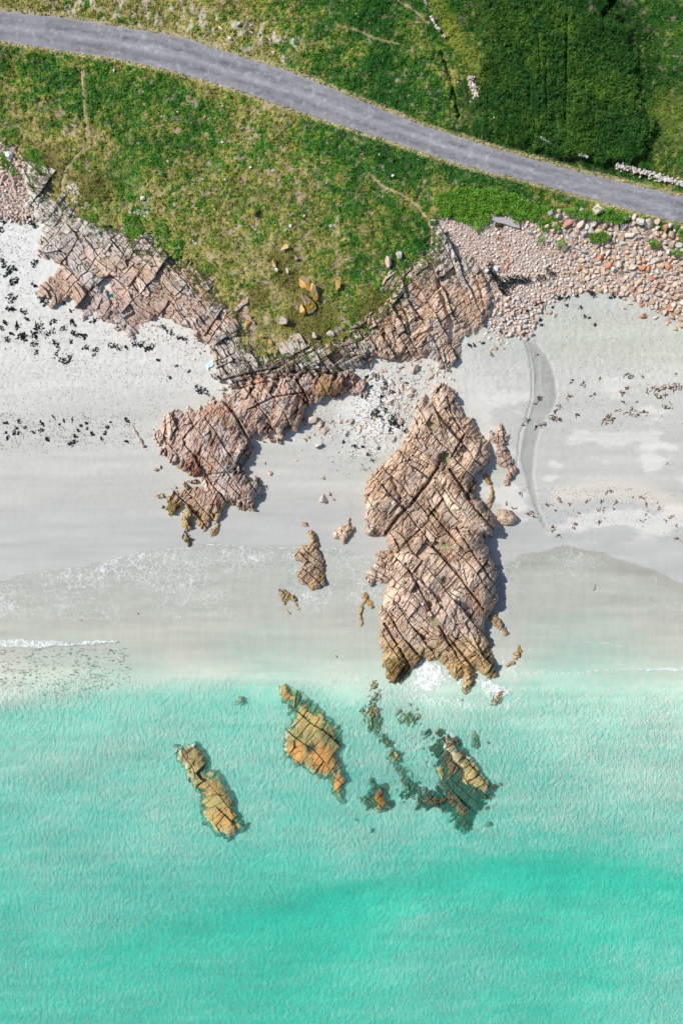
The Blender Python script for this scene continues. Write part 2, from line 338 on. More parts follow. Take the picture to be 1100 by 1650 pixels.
def sand_f(PX, PY):
    z = zsand(PX, PY)
    n, sw = wetness(PX, PY)
    z = z + .10 * (fbm(PX / 60, PY / 30, 91, 4) - .5) + .04 * (fbm(PX / 5, PY / 5, 92, 3) - .5) * sst(980, 800, PY) + .11 * (fbm(PX / 4, PY / 4, 84, 2) - .5) * sst(680, 600, PY) 
    # stream channel cut through the beach on the right
    ds = ldist(PX, PY, STREAM); chan = sdist(PX, PY, [(846,548),(866,556),(884,580),(895,612),(897,640),(890,662),(872,685),(862,720),(858,765),(866,812),(880,850),(876,850),(858,812),(846,765),(838,740),(846,695),(859,650),(860,600),(852,566)])
    z = z - .16 * (1 - sst(.2, 1.8, ds)) - .13 * sst(-2.5, 2.5, chan + 1.5 * (fbm(PX / 6, PY / 6, 93, 2) - .5))
    z = z - 3.5 * sst(12, 70, sdist(PX, PY, GRASS))
    eg = np.interp(PX, [-100, 0, 100, 200, 300, 450, 560, 700], [1150, 1134, 1119, 1106, 1097, 1096, 1112, 1125]) + 8 * (fbm(PX / 25, PY / 25, 89, 3) - .5)
    z = z - .34 * sst(-10, 24, PY - eg) * sst(680, 480, PX) * (1 - .6 * sst(30, 120, PY - eg))
    tb = ldist(PX, PY, [(200,1540),(400,1492),(520,1462),(640,1440),(760,1418),(880,1412),(1000,1422),(1200,1440)]) + 22 * (fbm(PX / 40, PY / 40, 86, 3) - .5)
    z = z - 1.15 * np.exp(-(tb / 26) ** 2) * np.interp(PX, [200, 500, 800, 1000, 1100], [.25, .9, 1.1, .8, .5]) - .5 * (fbm(PX / 130, PY / 60, 85, 3) - .5) * sst(1150, 1300, PY)
    dry = np.array([.535, .53, .505]); mid = np.array([.44, .442, .42]); wet = np.array([.40, .41, .395]); pale = np.array([.58, .575, .55])
    t = PY + 60 * (n - .5) + np.where(PX > 560, 20, 0)
    c = mix(np.broadcast_to(dry, PX.shape + (3,)), mid, sst(590, 700, t))
    c = mix(c, [.47, .475, .455], sst(0, 1, 1 - np.abs(PY - 690 - 20 * n) / 30) * .8 * (PX < 560))
    c = mix(c, [.40, .405, .40], sst(790, 850, t))
    c = mix(c, wet, sst(-4, 16, PY - sw) * .85)
    c = mix(c, [.44, .45, .425], sst(940, 1040, PY)); c = mix(c, [.66, .67, .62], sst(1040, 1120, PY))
    # right-hand beach: dull green-grey upper, pale cream swirls lower
    rgt = sst(700, 800, PX)
    c = mix(c, [.43, .44, .41], rgt * sst(640, 560, PY) * .85)
    c = mix(c, [.45, .465, .39], rgt * (1 - sst(10, 50, np.abs(PY - 545 - 30 * (n - .5)))) * sst(820, 950, PX) * .5)
    sw2 = sst(.47, .62, fbm(PX / 55, PY / 22, 95, 4)) * rgt * sst(590, 640, PY) * sst(890, 850, PY)
    c = mix(c, pale, sw2 * .75)
    c = mix(c, [.58, .53, .48], (1 - sst(5, 26, ldist(PX, PY, [(900,800),(960,788),(1020,790),(1060,805),(1110,830)]))) * .6)
    # white dry sand near the middle and the upper left
    c = mix(c, [.66, .66, .64], (1 - sst(20, 75, np.hypot(PX - 600, (PY - 665) * .9) + 40 * (fbm(PX / 12, PY / 12, 96, 3) - .5))) * .9)
    c = mix(c, [.56, .565, .56], sst(560, 420, PY) * (PX < 400) * .8)
    c = mix(c, [.33, .335, .32], sst(-2.5, 2.5, chan) * .95 * (.6 + .8 * fbm(PX / 7, PY / 40, 87, 3)))
    c = mix(c, [.2, .2, .19], (1 - sst(.3, 1.3, ds)) * .8)
    # damp dark front on the right
    c = mix(c, [.345, .35, .33], (1 - sst(4, 34, (PY - sw - 3))) * sst(0, 3, PY - sw) * rgt * .8)
    c = c * np.array([1.01, 1.0, .965]); c = c * (1 + .10 * (fbm(PX / 3, PY / 3, 97, 3) - .5) * 2 * sst(900, 600, PY) + (.16 + .10 * (PY > 700)) * (fbm(PX / 110, PY / 10, 98, 4) - .5) + .12 * (fbm(PX / 4, PY / 30, 88, 3) - .5) * sst(880, 930, PY) * sst(1100, 1050, PY))[..., None]
    cob = np.maximum(sdist(PX, PY, COBR), sdist(PX, PY, COBL))
    c = mix(c, [.44, .355, .30], sst(-3, 3, cob + 6 * (fbm(PX / 6, PY / 6, 99, 2) - .5)))
    return z, c, None
me = grid_mesh('sand_beach_and_seabed', axis(-60, 1160, 2, -2500, 3600), axis(200, 1700, 2, 150, 5200), sand_f)
link('sand', me, M['sand'], kind='structure')
def sand_z(px, py): return float(sand_f(np.array([[float(px)]]), np.array([[float(py)]]))[0][0, 0])

# ------------------------------------------------------------------ sea
def water_f(PX, PY):
    zs = sand_f(PX, PY)[0]
    sw = np.interp(PX, [p[0] for p in SWASH], [p[1] for p in SWASH]) + 7 * (fbm(PX / 18, PX * 0 + 2, 101, 3) - .5) + 3 * (fbm(PX / 5, PY / 5, 102, 2) - .5)
    e = PY - sw
    zw = np.where(e > 0, np.maximum(0.0, zs + .022), zs - .012 * np.clip(-e, 0, 8))
    zw = zw + .05 * (fbm(PX / 26, PY / 10, 103, 4) - .5) * sst(1090, 1150, PY)
    dl = ldist(PX, PY, BREAKL) + 3 * (fbm(PX / 6, PY / 6, 104, 3) - .5); dr = ldist(PX, PY, BREAKR) + 2 * (fbm(PX / 6, PY / 6, 104, 3) - .5)
    wl = np.interp(PX, [0, 60, 100, 120, 150, 200], [8, 10, 5, 2.5, 5, 1.2]); wr = np.interp(PX, [1000, 1060, 1100], [1, 2.6, 4.5])
    bl = 1 - sst(wl * .55, wl, dl); br = 1 - sst(wr * .5, wr, dr)
    zw = zw + .05 * bl + .04 * br
    foam = np.full(PX.shape, -.6)
    # lacy film across the swash
    film = sst(0, 5, e) * sst(1075, 985, PY)
    lv = fbm(PX / 45, PY / 30, 105, 3)
    foam = np.where(film > 0, np.maximum(foam, -.6 + film * (1.0 + .6 * (lv - .5) - .22 * sst(20, 120, e))), foam)
    foam = np.where(PX > 780, foam - .16 * sst(780, 860, PX), foam)
    lw = np.interp(PX, [0, 560, 800, 1100], [1, 1, .0, .0])
    foam = np.maximum(foam, -.6 + (1.25 * (1 - sst(.3, 2.2, np.abs(e - 1.6)))) * lw)
    foam = np.maximum(foam, -.6 + 1.3 * bl); foam = np.maximum(foam, -.6 + 1.3 * br)
    def line(l, w, a):
        nonlocal foam
        foam = np.maximum(foam, -.6 + a * (1 - sst(w * .4, w, ldist(PX, PY, l) + 3 * (fbm(PX / 7, PY / 7, 106, 3) - .5))))
    line([(330,902),(318,905),(302,912),(288,922),(280,940)], 3, .85); line([(255,905),(240,920),(228,930)], 2.5, .75)
    line([(918,1036),(945,1034),(975,1036),(1005,1042)], 3, 1.0); line([(840,1086),(880,1082),(920,1086),(960,1080),(1015,1078)], 3, 1.1)
    line([(800,1062),(830,1052),(838,1047)],2,.5)
    def patch(p, a, s=4):
        nonlocal foam
        foam = np.maximum(foam, -.6 + a * sst(-s, s, sdist(PX, PY, p) + 16 * (fbm(PX / 6, PY / 6, 107, 3) - .5)))
    patch([(664,1074),(683,1060),(705,1066),(715,1083),(731,1088),(725,1104),(704,1108),(698,1122),(685,1118),(676,1112),(664,1104)], 1.45, 9)
    patch([(757,1072),(778,1092),(800,1098),(820,1110),(832,1118),(812,1126),(793,1128),(776,1116),(764,1100),(752,1084)], 1.35, 8)
    patch([(640,1092),(670,1098),(700,1118),(740,1122),(790,1132),(835,1120),(842,1100),(806,1092),(800,1060),(812,1050),(845,1060),(836,1080),(850,1120),(820,1148),(740,1146),(690,1142),(640,1120)], 1.05, 12)
    patch([(735,1085),(742,1082),(748,1100),(745,1110),(738,1104)], 1.2, 2)
    patch([(716,1180),(722,1176),(733,1182),(736,1188),(726,1190)], 1.2, 2); patch([(826,1070),(840,1058),(842,1062),(830,1076),(816,1080)], 1.0, 2)
    foam = np.maximum(foam, -.6 + .8 * (1 - sst(12, 60, np.hypot(PX - 560, (PY - 1010) * .8))))
    dep = np.maximum(zw - zs, 0)
    dep = dep * (1 + .3 * (fbm((PX + PY * .3) / 80, PY / 24, 108, 4) - .5) * 2 * sst(1080, 1160, PY))
    rip = sst(1010, 1260, PY) * .6 * (.45 + 1.1 * fbm(PX / 70, PY / 45, 109, 3)) * np.interp(PX, [0, 600, 1100], [1.15, .95, .7])
    water_f.e = e
    return zw, None, dict(depth=dep, foam=foam, ripple=rip)
me = grid_mesh('sea_water', axis(-50, 1150, 1.4, -2500, 3600), axis(865, 1695, 1.4, 860, 5200), water_f, keepf=lambda x, y, z: water_f.e > -8)
link('sea_water', me, M['water'], kind='structure')

# ------------------------------------------------------------------ road and paths
def resample(line, step):
    P = np.array(line, float); d = np.r_[0, np.cumsum(np.hypot(*np.diff(P, axis=0).T))]
    t = np.arange(0, d[-1], step)
    # smooth the polyline
    x = np.interp(t, d, P[:, 0]); y = np.interp(t, d, P[:, 1])
    k = max(3, int(36 / step) | 1); pad = k // 2
    ker = np.hanning(k + 2)[1:-1]; ker /= ker.sum()
    xs = np.convolve(np.pad(x, pad, 'reflect', reflect_type='odd'), ker, 'valid'); ys = np.convolve(np.pad(y, pad, 'reflect', reflect_type='odd'), ker, 'valid')
    return np.stack([xs, ys], 1)
n = 900
def even(l):
    P = resample(l, 2); i = np.linspace(0, len(P) - 1, n); return np.stack([np.interp(i, np.arange(len(P)), P[:, k]) for k in (0, 1)], 1)
a, b = even(ROAD_UP), even(ROAD_LO)
s = np.linspace(0, 1, 33)[None, :]
s = s + 0 * np.arange(n)[:, None]
ix = np.arange(n)
ea = (fbm(ix / 5, ix * 0 + 1, 111, 4) - .5) * .13; eb = (fbm(ix / 5, ix * 0 + 5, 112, 4) - .5) * .13
s = ea[:, None] + s * (1 - ea[:, None] + eb[:, None])
PX = a[:, None, 0] * (1 - s) + b[:, None, 0] * s; PY = a[:, None, 1] * (1 - s) + b[:, None, 1] * s
zr = zland(PX, PY) + .02 + .08 * (1 - (2 * s - 1) ** 2)
cr = .232 + .05 * (fbm(PX / 60, s * 9, 113, 4) - .5) * 2 + .05 * (fbm(PX / 3, PY / 3, 114, 3) - .5) * 2 + .04 * (fbm(PX / 16, PY / 5, 117, 3) - .5) * 2
wear = np.exp(-((s - .30) / .09) ** 2) + np.exp(-((s - .72) / .09) ** 2); cr = cr - .04 * wear * (.5 + fbm(PX / 30, s * 3, 118, 3)) + .04 * np.exp(-((s - .52) / .07) ** 2)
cr = cr + .07 * sst(.64, .74, fbm(PX / 7, PY / 7, 115, 3)) - .03 * sst(.35, .25, fbm(PX / 20, PY / 8, 116, 3))
cc = np.stack([cr * 1.0, cr * .985, cr * 1.06], -1)
edge = np.maximum(sst(.05, .0, s), sst(.96, 1.0, s)); cc = mix(cc, [.33, .3, .24], edge * .8)
X, Y, Z = W(PX, PY, zr); V = np.stack([X, Y, Z], -1).reshape(-1, 3)
idx = np.arange(n * 33).reshape(n, 33); q = np.stack([idx[:-1, :-1], idx[:-1, 1:], idx[1:, 1:], idx[1:, :-1]], -1).reshape(-1, 4)[:, ::-1]
link('road', raw_mesh('road', V, q, 4, cc.reshape(-1, 3), None, True), M['road'], kind='structure')

for l, w in zip(FOOT[:3], (2.0, 2.1, 1.2)):
    P = resample(l, 2.0); m = len(P); T = np.gradient(P, axis=0); T /= np.hypot(*T.T)[:, None] + 1e-9
    N = np.stack([-T[:, 1], T[:, 0]], 1); sv = np.linspace(-1, 1, 9)
    wid = w * (.6 + .8 * fbm(np.arange(m) / 6, np.arange(m) * 0, 120, 3)) * np.clip(np.minimum(np.arange(m), m - 1 - np.arange(m)) / 5, .15, 1)
    Q = P[:, None] + N[:, None] * (sv[None, :, None] * wid[:, None, None])
    zz = land(Q[..., 0], Q[..., 1])[0] + .03 * (1 - sv[None] ** 2) - .10
    X, Y, Z = W(Q[..., 0], Q[..., 1], zz)
    idx = np.arange(m * 9).reshape(m, 9); q = np.stack([idx[:-1, :-1], idx[:-1, 1:], idx[1:, 1:], idx[1:, :-1]], -1).reshape(-1, 4)
    c = mix(np.broadcast_to([.30, .255, .11], Q.shape[:2] + (3,)), [.40, .33, .20], fbm(Q[..., 0] / 6, Q[..., 1] / 6, 121, 3))
    link('footpath', raw_mesh('footpath', np.stack([X, Y, Z], -1).reshape(-1, 3), q, 4, c.reshape(-1, 3), None, True), M['path'], kind='structure')

# ------------------------------------------------------------------ jointed rock
def joints(x, y, aA, sA, aB, sB, seed, warp=.35):
    wx = x + warp * sA * (fbm(x / (3 * sA), y / (3 * sA), seed + 1, 3) - .5) * 2; wy = y + warp * sA * (fbm(x / (3 * sA), y / (3 * sA), seed + 2, 3) - .5) * 2
    def cut(v, sd, row):
        i = np.floor(v); bd = lambda k: k + .7 * (hsh(k, row, sd) - .5)
        b0 = bd(i); b1 = bd(i + 1); lo = v < b0; hi = v >= b1
        i = np.where(lo, i - 1, np.where(hi, i + 1, i)); b0 = bd(i); b1 = bd(i + 1)
        return i, (v - b0) / (b1 - b0), np.minimum(v - b0, b1 - v)
    ra, rb = np.radians(aA), np.radians(aB)
    u = (-wx * np.sin(ra) + wy * np.cos(ra)) / sA       # family A lines run along angle aA
    i, fa, da = cut(u, seed + 3, 0 * u)
    k = .6 + .9 * hsh(i, i * 0, seed + 4)
    v = (-wx * np.sin(rb) + wy * np.cos(rb)) / (sB * k) + 7 * hsh(i, i * 0 + 3, seed + 5)
    j, fb, db = cut(v, seed + 6, i)
    return hsh(i, j, seed + 7), hsh(i, j, seed + 8), fa, fb, np.minimum(da * sA, db * sB * k), hsh(i, j, seed + 9)

def voro(x, y, sz, ang, stretch, seed):
    r = math.radians(ang); u = (x * math.cos(r) + y * math.sin(r)) / (sz * stretch); v = (-x * math.sin(r) + y * math.cos(r)) / sz
    iu = np.floor(u); iv = np.floor(v); f1 = np.full(x.shape, 9.); f2 = f1.copy(); c1 = np.zeros(x.shape); gx = c1.copy(); gy = c1.copy()
    for du in (-1, 0, 1):
        for dv in (-1, 0, 1):
            cu = iu + du; cv = iv + dv
            dx = cu + .1 + .8 * hsh(cu, cv, seed) - u; dy = cv + .1 + .8 * hsh(cu, cv, seed + 1) - v
            d = np.hypot(dx, dy); new = d < f1
            f2 = np.where(new, f1, np.minimum(f2, d)); 
            c1 = np.where(new, hsh(cu, cv, seed + 2), c1); gx = np.where(new, dx, gx); gy = np.where(new, dy, gy); f1 = np.where(new, d, f1)
    return c1, (f2 - f1) * sz, gx, gy

PAL = dict(   # (top tone, second tone, accent)
    peach=([.64,.485,.36],[.49,.365,.275],[.72,.60,.47]), gold=([.47,.33,.15],[.36,.25,.12],[.55,.40,.21]),
    pink=([.57,.42,.335],[.45,.335,.275],[.66,.53,.44]), grey=([.50,.455,.40],[.36,.315,.275],[.62,.585,.52]),
    orange=([.52,.30,.10],[.36,.24,.09],[.58,.36,.13]), olive=([.37,.32,.13],[.24,.22,.10],[.45,.37,.16]), dark=([.14,.125,.065],[.08,.085,.05],[.22,.17,.08]))

def rock_f(spec):
    sd0 = spec['seed']
    def f(PX, PY):
        poly = spec['poly']
        aA, aB = spec.get('ang', (50, -55)); L = spec.get('L', 26); Mz = spec.get('M', 10); S = spec.get('S', 4.5)
        rag = spec.get('rag', 5)
        wa = spec.get('bend', 1.0)
        WX = PX + wa * 14 * (fbm(PX / 60, PY / 60, sd0 + 80, 2) - .5) + wa * 2.5 * (fbm(PX / 13, PY / 13, sd0 + 81, 2) - .5)
        WY = PY + wa * 14 * (fbm(PX / 60, PY / 60, sd0 + 82, 2) - .5) + wa * 2.5 * (fbm(PX / 13, PY / 13, sd0 + 83, 2) - .5)
        r1, r2, fa, fb, cd, r3 = joints(WX, WY, aA, L, aB, L * 1.7, sd0, .25)
        j1, j2, ja, jb, jd, j3 = joints(WX, WY, aA + 22 * (r1 - .5) * 2, Mz * (.75 + .6 * r3), aB - 5 + 14 * (r2 - .5), Mz * 2.1, sd0 + 20, .35)
        k1, kd, kx, ky = voro(WX, WY, Mz * .95, aB if spec.get('grain', 0) == 0 else spec['grain'], 3.0, sd0 + 31)
        q = fbm(PX / 26, PY / 26, sd0 + 84, 3) + .5 * (r2 - .5) > spec.get('vmix', .47)
        m1 = np.where(q, k1, j1); m2 = np.where(q, hsh(k1 * 9999, k1 * 77, 5), j2); m3 = np.where(q, hsh(k1 * 9999, k1 * 99, 6), j3)
        ma = np.where(q, kx * .9 + .5, ja); mb = np.where(q, ky * .9 + .5, jb); md = np.where(q, kd * .8, jd)
        v1, vd, vx, vy = voro(WX + 1.2 * fbm(PX / 6, PY / 6, sd0 + 3, 2), WY, S * .85, aB - 3, 3.2, sd0 + 40)
        on1 = sst(.30, .5, fbm(PX / 30, PY / 30, sd0 + 85, 3)); on2 = sst(.36, .56, fbm(PX / 16, PY / 16, sd0 + 86, 3))
        sd = sdist(PX, PY, poly) + rag * ((m1 - .5) * 1.0 + (v1 - .5) * .8 + (fbm(PX / 9, PY / 9, sd0 + 60, 3) - .5) * 1.6)
        sd = sd + spec.get('grow', 0)
        if 'gaps' in spec: sd = sd - spec['gaps'] * sst(.52, .72, fbm(PX / 9, PY / 14, sd0 + 62, 3)) * sst(26, 8, sd)
        zs = zsand(PX, PY)
        t = 1 - np.exp(-np.maximum(sd, 0) / spec.get('w', 12))
        if spec.get('cliff'):
            g = np.maximum(-sdist(PX, PY, GRASS), 0); dS = np.maximum(sd, 0)
            tt = dS / (dS + g + 1.0); base = zs - .25 + (zland(PX, PY) + .1 - zs) * tt ** .8 + (spec['h'] * sst(0, 12, g) + .35) * (1 - np.exp(-dS / 4)) * (g > 0)
        elif 'top' in spec:
            base = zs - .25 + (spec['top'] - zs + .25) * t
        else:
            hx = spec['h'] * (.65 + .7 * fbm(PX / 45, PY / 45, sd0 + 61, 2))
            if 'hpts' in spec: hx = hx * np.clip(spec['hpts'](PX, PY), .15, 2)
            base = zs - .3 + (hx + .3) * t
        A = spec.get('amp', 1.0) * sst(-1, 8, sd)
        z = base + A * (1.35 * (r1 - .5) + 1.5 * ((fa - .5) * (r2 - .5) + (fb - .5) * (r3 - .5)) + .45 * (m1 - .5) + .8 * ((ma - .5) * (m2 - .5) + (mb - .5) * (m3 - .3)) + .26 * (v1 - .5) + .3 * (vx * (hsh(v1 * 999, v1 * 77, 3) - .5) + vy * .6 * (v1 - .5)))
        z = z + A * .22 * (fbm(PX / 5, PY / 5, sd0 + 63, 4) - .5)
        cw = .5 + 1.3 * fbm(PX / 14, PY / 14, sd0 + 64, 3)
        z = z - A * spec.get('crack', 1) * (.95 * on1 * (1 - sst(.1, .45 + .75 * cw * (r2 > .45), cd)) + .5 * on2 * (1 - sst(.05, .3 + .55 * cw, md)) + .26 * (1 - sst(.05, .75, vd)) * sst(.35, .6, fbm(PX / 12, PY / 12, sd0 + 65, 2)))
        for ln, w, dp in spec.get('gully', []):
            z = z - dp * (1 - sst(w * .5, w * 1.3, ldist(PX, PY, ln) + w * .9 * (fbm(PX / 5, PY / 5, sd0 + 66, 3) - .5))) * sst(0, 4, sd)
        pool = np.zeros(PX.shape)
        for x, y, r in spec.get('pool', []):
            q = 1 - sst(r * .6, r * 1.2, np.hypot(PX - x, PY - y) + r * 1.0 * (fbm(PX / 6, PY / 6, sd0 + 67, 3) - .5)); pool = np.maximum(pool, q)
        z = z * (1 - pool) + (base - .9 * spec.get('amp', 1)) * pool
        z = np.where(sd < 0, np.minimum(z, zs - .2) + np.maximum(sd, -6) * .12, z)
        # colour
        p = PAL[spec.get('pal', 'peach')]
        c = mix(np.broadcast_to(p[0], PX.shape + (3,)), p[1], sst(.25, .85, .55 * r3 + .45 * fbm(PX / 18, PY / 18, sd0 + 70, 4)))
        c = mix(c, p[2], sst(.6, .95, m3) * .7); c = mix(c, p[1], sst(.7, 1, v1) * .35)
        c = mix(c, [.47, .425, .395], (PY < 1100) * sst(.52, .72, fbm(PX / 24, PY / 24, sd0 + 71, 4)) * spec.get('grey', .45))
        c = mix(c, [.40, .35, .335], sst(.5, .68, fbm(PX / 60, PY / 60, sd0 + 68, 3)) * .35 * (PY < 1030)); c = mix(c, [.38, .25, .16], sst(.5, .66, fbm(PX / 34, PY / 34, sd0 + 69, 4)) * .55 * (PY < 1030))
        c = mix(c, [.42, .21, .125], sst(.60, .72, fbm(PX / 11, PY / 22, sd0 + 72, 4)) * spec.get('rust', .4))
        if 'tide' in spec:
            a, b = spec['tide']; tdn = sst(a, b, PY + 40 * (fbm(PX / 16, PY / 16, sd0 + 73, 3) - .5)); c = mix(c, mix(np.broadcast_to([.42, .28, .10], PX.shape + (3,)), [.50, .36, .18], v1), tdn * .8)
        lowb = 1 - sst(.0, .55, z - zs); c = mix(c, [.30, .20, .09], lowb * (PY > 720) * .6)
        c = mix(c, [.50, .27, .05], sst(.70, .78, fbm(PX / 7, PY / 7, sd0 + 74, 4)) * spec.get('lichen', .2))
        if 'pale' in spec: c = mix(c, [.50, .48, .43], sst(*spec['pale'], PY * -1 + 40 * (fbm(PX / 14, PY / 14, sd0 + 75, 3) - .5)) * .75)
        if PY.min() > 1040: c = mix([.62, .63, .56], c, sst(-1.5, 11, sd + 14 * (fbm(PX / 4, PY / 4, sd0 + 79, 3) - .5)) * .93 + .07)
        for x, y, r, pc in spec.get('tint', []):
            c = mix(c, pc, 1 - sst(r * .5, r * 1.1, np.hypot(PX - x, PY - y) + r * (fbm(PX / 5, PY / 5, sd0 + 76, 3) - .5)))
        under = sst(.0, -.6, z) * (PY > 1040); c = mix(c, [.17, .14, .06], under * sst(.35, .65, fbm(PX / 8, PY / 8, sd0 + 77, 3)) * .8)
        c = mix(c, [.26, .19, .05], pool * .7 * (hsh(pool * 0, pool * 0, 1) >= 0))
        f.sd = sd
        return z, c, None
    return f

def make_rock(spec, name, label, cat, group=None, step=.8):
    P = np.array(spec['poly'], float); x0, y0 = P.min(0) - 8; x1, y1 = P.max(0) + 8
    f = rock_f(spec)
    g_ = spec.get('grow', 0); x0 -= g_; y0 -= g_; x1 += g_; y1 += g_
    me = grid_mesh(name, np.arange(x0, x1, step), np.arange(y0, y1, step), f, keepf=lambda x, y, z: f.sd > -3, smooth=False)
    return link(name, me, M['rock'], label=label, cat=cat, group=group)

make_rock(dict(seed=100, cliff=1, h=.5, w=16, amp=.75, L=34, M=13, S=5, ang=(-52, 48), pal='pink', grey=1.0, rust=.2, rag=7, lichen=.12, vmix=.4, pale=(-450, -370),
  poly=[(40,262),(42,330),(58,355),(76,365),(62,388),(60,410),(80,423),(92,430),(66,455),(64,480),(84,500),(110,482),(133,518),(150,508),(190,530),(212,547),(232,522),(262,512),(300,530),(328,548),(345,572),(352,560),(400,560),(430,560),(400,470),(350,420),(300,370),(240,330),(160,320),(110,280),(70,255)],
  gully=[([(92,430),(70,452)],3,.6),([(75,452),(90,475),(93,492)],1.6,.8),([(165,470),(172,455),(182,490)],4,.6),([(205,512),(216,505)],3,.7)], tint=[(70,310,18,[.42,.37,.33])]),
  'rock_cliff', 'broad pinkish grey granite slope between the grass and the left beach with seaweed', 'rock cliff')
make_rock(dict(seed=200, cliff=1, h=.9, w=9, amp=.95, vmix=.30, L=20, M=8, S=4.2, ang=(-28, 58), pal='grey', grey=.3, rust=.1, rag=9, lichen=.4, crack=1.0,
  poly=[(338,545),(344,575),(346,606),(372,626),(425,608),(480,602),(525,606),(572,602),(598,580),(612,550),(596,495),(520,530),(430,535),(372,480)],
  gully=[([(360,612),(400,602),(450,592)],2,.8),([(575,600),(600,575),(618,545)],3,1.2)]),
  'rock_cliff', 'jagged pale grey rock rim around the southern tip of the grassy headland', 'rock cliff')
make_rock(dict(seed=300, cliff=1, h=.7, w=11, amp=.95, L=24, M=9, S=4.5, ang=(62, -42), pal='peach', grey=.8, rust=.35, rag=5, lichen=.25, pale=(-470, -400),
  poly=[(598,590),(602,578),(625,583),(655,586),(690,575),(705,590),(720,600),(734,592),(740,575),(755,545),(775,532),(790,502),(794,475),(780,440),(757,415),(738,400),(722,372),(705,350),(690,352),(685,400),(640,420),(600,470),(580,530)],
  gully=[([(705,455),(715,490),(728,525),(724,555)],3.5,.9),([(752,420),(772,460),(780,500)],2.2,.5),([(600,575),(640,583),(655,560)],2.2,.9),([(640,480),(655,510),(662,550)],1.8,.6)]),
  'rock_cliff', 'brown and grey rock face between the headland grass and the right-hand cobble bank', 'rock cliff')
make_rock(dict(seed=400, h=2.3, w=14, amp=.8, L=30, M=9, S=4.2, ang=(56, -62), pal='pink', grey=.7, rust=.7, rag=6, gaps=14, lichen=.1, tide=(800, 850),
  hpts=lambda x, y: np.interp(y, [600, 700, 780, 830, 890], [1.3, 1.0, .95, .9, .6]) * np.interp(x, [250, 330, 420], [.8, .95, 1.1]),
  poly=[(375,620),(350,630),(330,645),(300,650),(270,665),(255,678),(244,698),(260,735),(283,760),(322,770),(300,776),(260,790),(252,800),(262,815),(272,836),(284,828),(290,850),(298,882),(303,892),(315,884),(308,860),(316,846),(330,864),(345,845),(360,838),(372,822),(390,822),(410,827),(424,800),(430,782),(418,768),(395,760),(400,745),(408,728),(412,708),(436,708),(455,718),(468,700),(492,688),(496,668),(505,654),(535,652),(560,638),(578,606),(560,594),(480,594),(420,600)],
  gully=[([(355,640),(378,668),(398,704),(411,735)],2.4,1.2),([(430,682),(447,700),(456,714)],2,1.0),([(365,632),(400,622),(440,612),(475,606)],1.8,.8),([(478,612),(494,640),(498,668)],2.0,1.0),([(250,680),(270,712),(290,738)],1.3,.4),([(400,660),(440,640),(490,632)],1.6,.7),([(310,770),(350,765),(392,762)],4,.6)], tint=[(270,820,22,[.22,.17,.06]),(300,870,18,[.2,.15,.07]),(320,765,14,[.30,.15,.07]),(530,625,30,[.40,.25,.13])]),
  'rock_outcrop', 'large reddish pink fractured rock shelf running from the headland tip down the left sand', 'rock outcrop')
MAINP = [(696,624),(707,616),(718,617),(728,624),(740,632),(742,652),(751,672),(762,674),(768,686),(774,699),(789,710),(793,732),(786,750),(768,766),(766,790),(764,802),(778,812),(792,832),(798,848),(793,864),(781,864),(786,880),(791,900),(803,924),(801,945),(802,967),(794,985),(784,1003),(782,1020),(792,1041),(800,1068),(801,1092),(784,1097),(766,1080),(772,1102),(757,1122),(743,1117),(742,1094),(734,1103),(724,1086),(706,1068),(682,1063),(664,1082),(662,1096),(642,1110),(625,1101),(614,1070),(612,1035),(609,1003),(613,973),(624,943),(622,918),(632,888),(618,868),(612,864),(591,863),(585,835),(587,792),(596,764),(622,740),(642,721),(662,687),(672,645),(685,634),(688,646)]
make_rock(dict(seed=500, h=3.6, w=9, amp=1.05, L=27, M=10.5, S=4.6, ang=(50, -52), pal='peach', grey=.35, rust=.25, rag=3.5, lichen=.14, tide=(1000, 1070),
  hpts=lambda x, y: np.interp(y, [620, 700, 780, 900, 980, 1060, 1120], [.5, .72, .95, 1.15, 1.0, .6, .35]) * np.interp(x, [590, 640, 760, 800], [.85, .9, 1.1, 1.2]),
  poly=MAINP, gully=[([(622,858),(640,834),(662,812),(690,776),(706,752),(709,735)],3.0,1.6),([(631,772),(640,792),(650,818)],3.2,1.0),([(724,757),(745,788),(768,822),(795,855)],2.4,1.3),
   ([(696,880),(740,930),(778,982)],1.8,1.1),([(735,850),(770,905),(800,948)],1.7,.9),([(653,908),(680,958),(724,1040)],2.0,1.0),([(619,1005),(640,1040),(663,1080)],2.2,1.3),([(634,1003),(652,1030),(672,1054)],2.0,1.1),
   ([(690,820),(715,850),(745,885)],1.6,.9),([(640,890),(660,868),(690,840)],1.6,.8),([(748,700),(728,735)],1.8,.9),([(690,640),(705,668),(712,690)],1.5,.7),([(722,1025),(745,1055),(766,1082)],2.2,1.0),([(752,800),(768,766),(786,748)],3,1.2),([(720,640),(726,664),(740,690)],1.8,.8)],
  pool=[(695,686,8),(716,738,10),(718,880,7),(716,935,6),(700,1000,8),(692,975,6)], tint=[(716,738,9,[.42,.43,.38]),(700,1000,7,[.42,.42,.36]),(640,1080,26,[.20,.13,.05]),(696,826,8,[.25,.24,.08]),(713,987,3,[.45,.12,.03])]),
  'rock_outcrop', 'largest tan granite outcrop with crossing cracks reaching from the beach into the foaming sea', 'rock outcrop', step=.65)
_pool_f = rock_f(dict(seed=1, poly=MAINP, h=1))
main_rock = [o for o in col.objects if o.get('label', '').startswith('largest tan granite')][0]
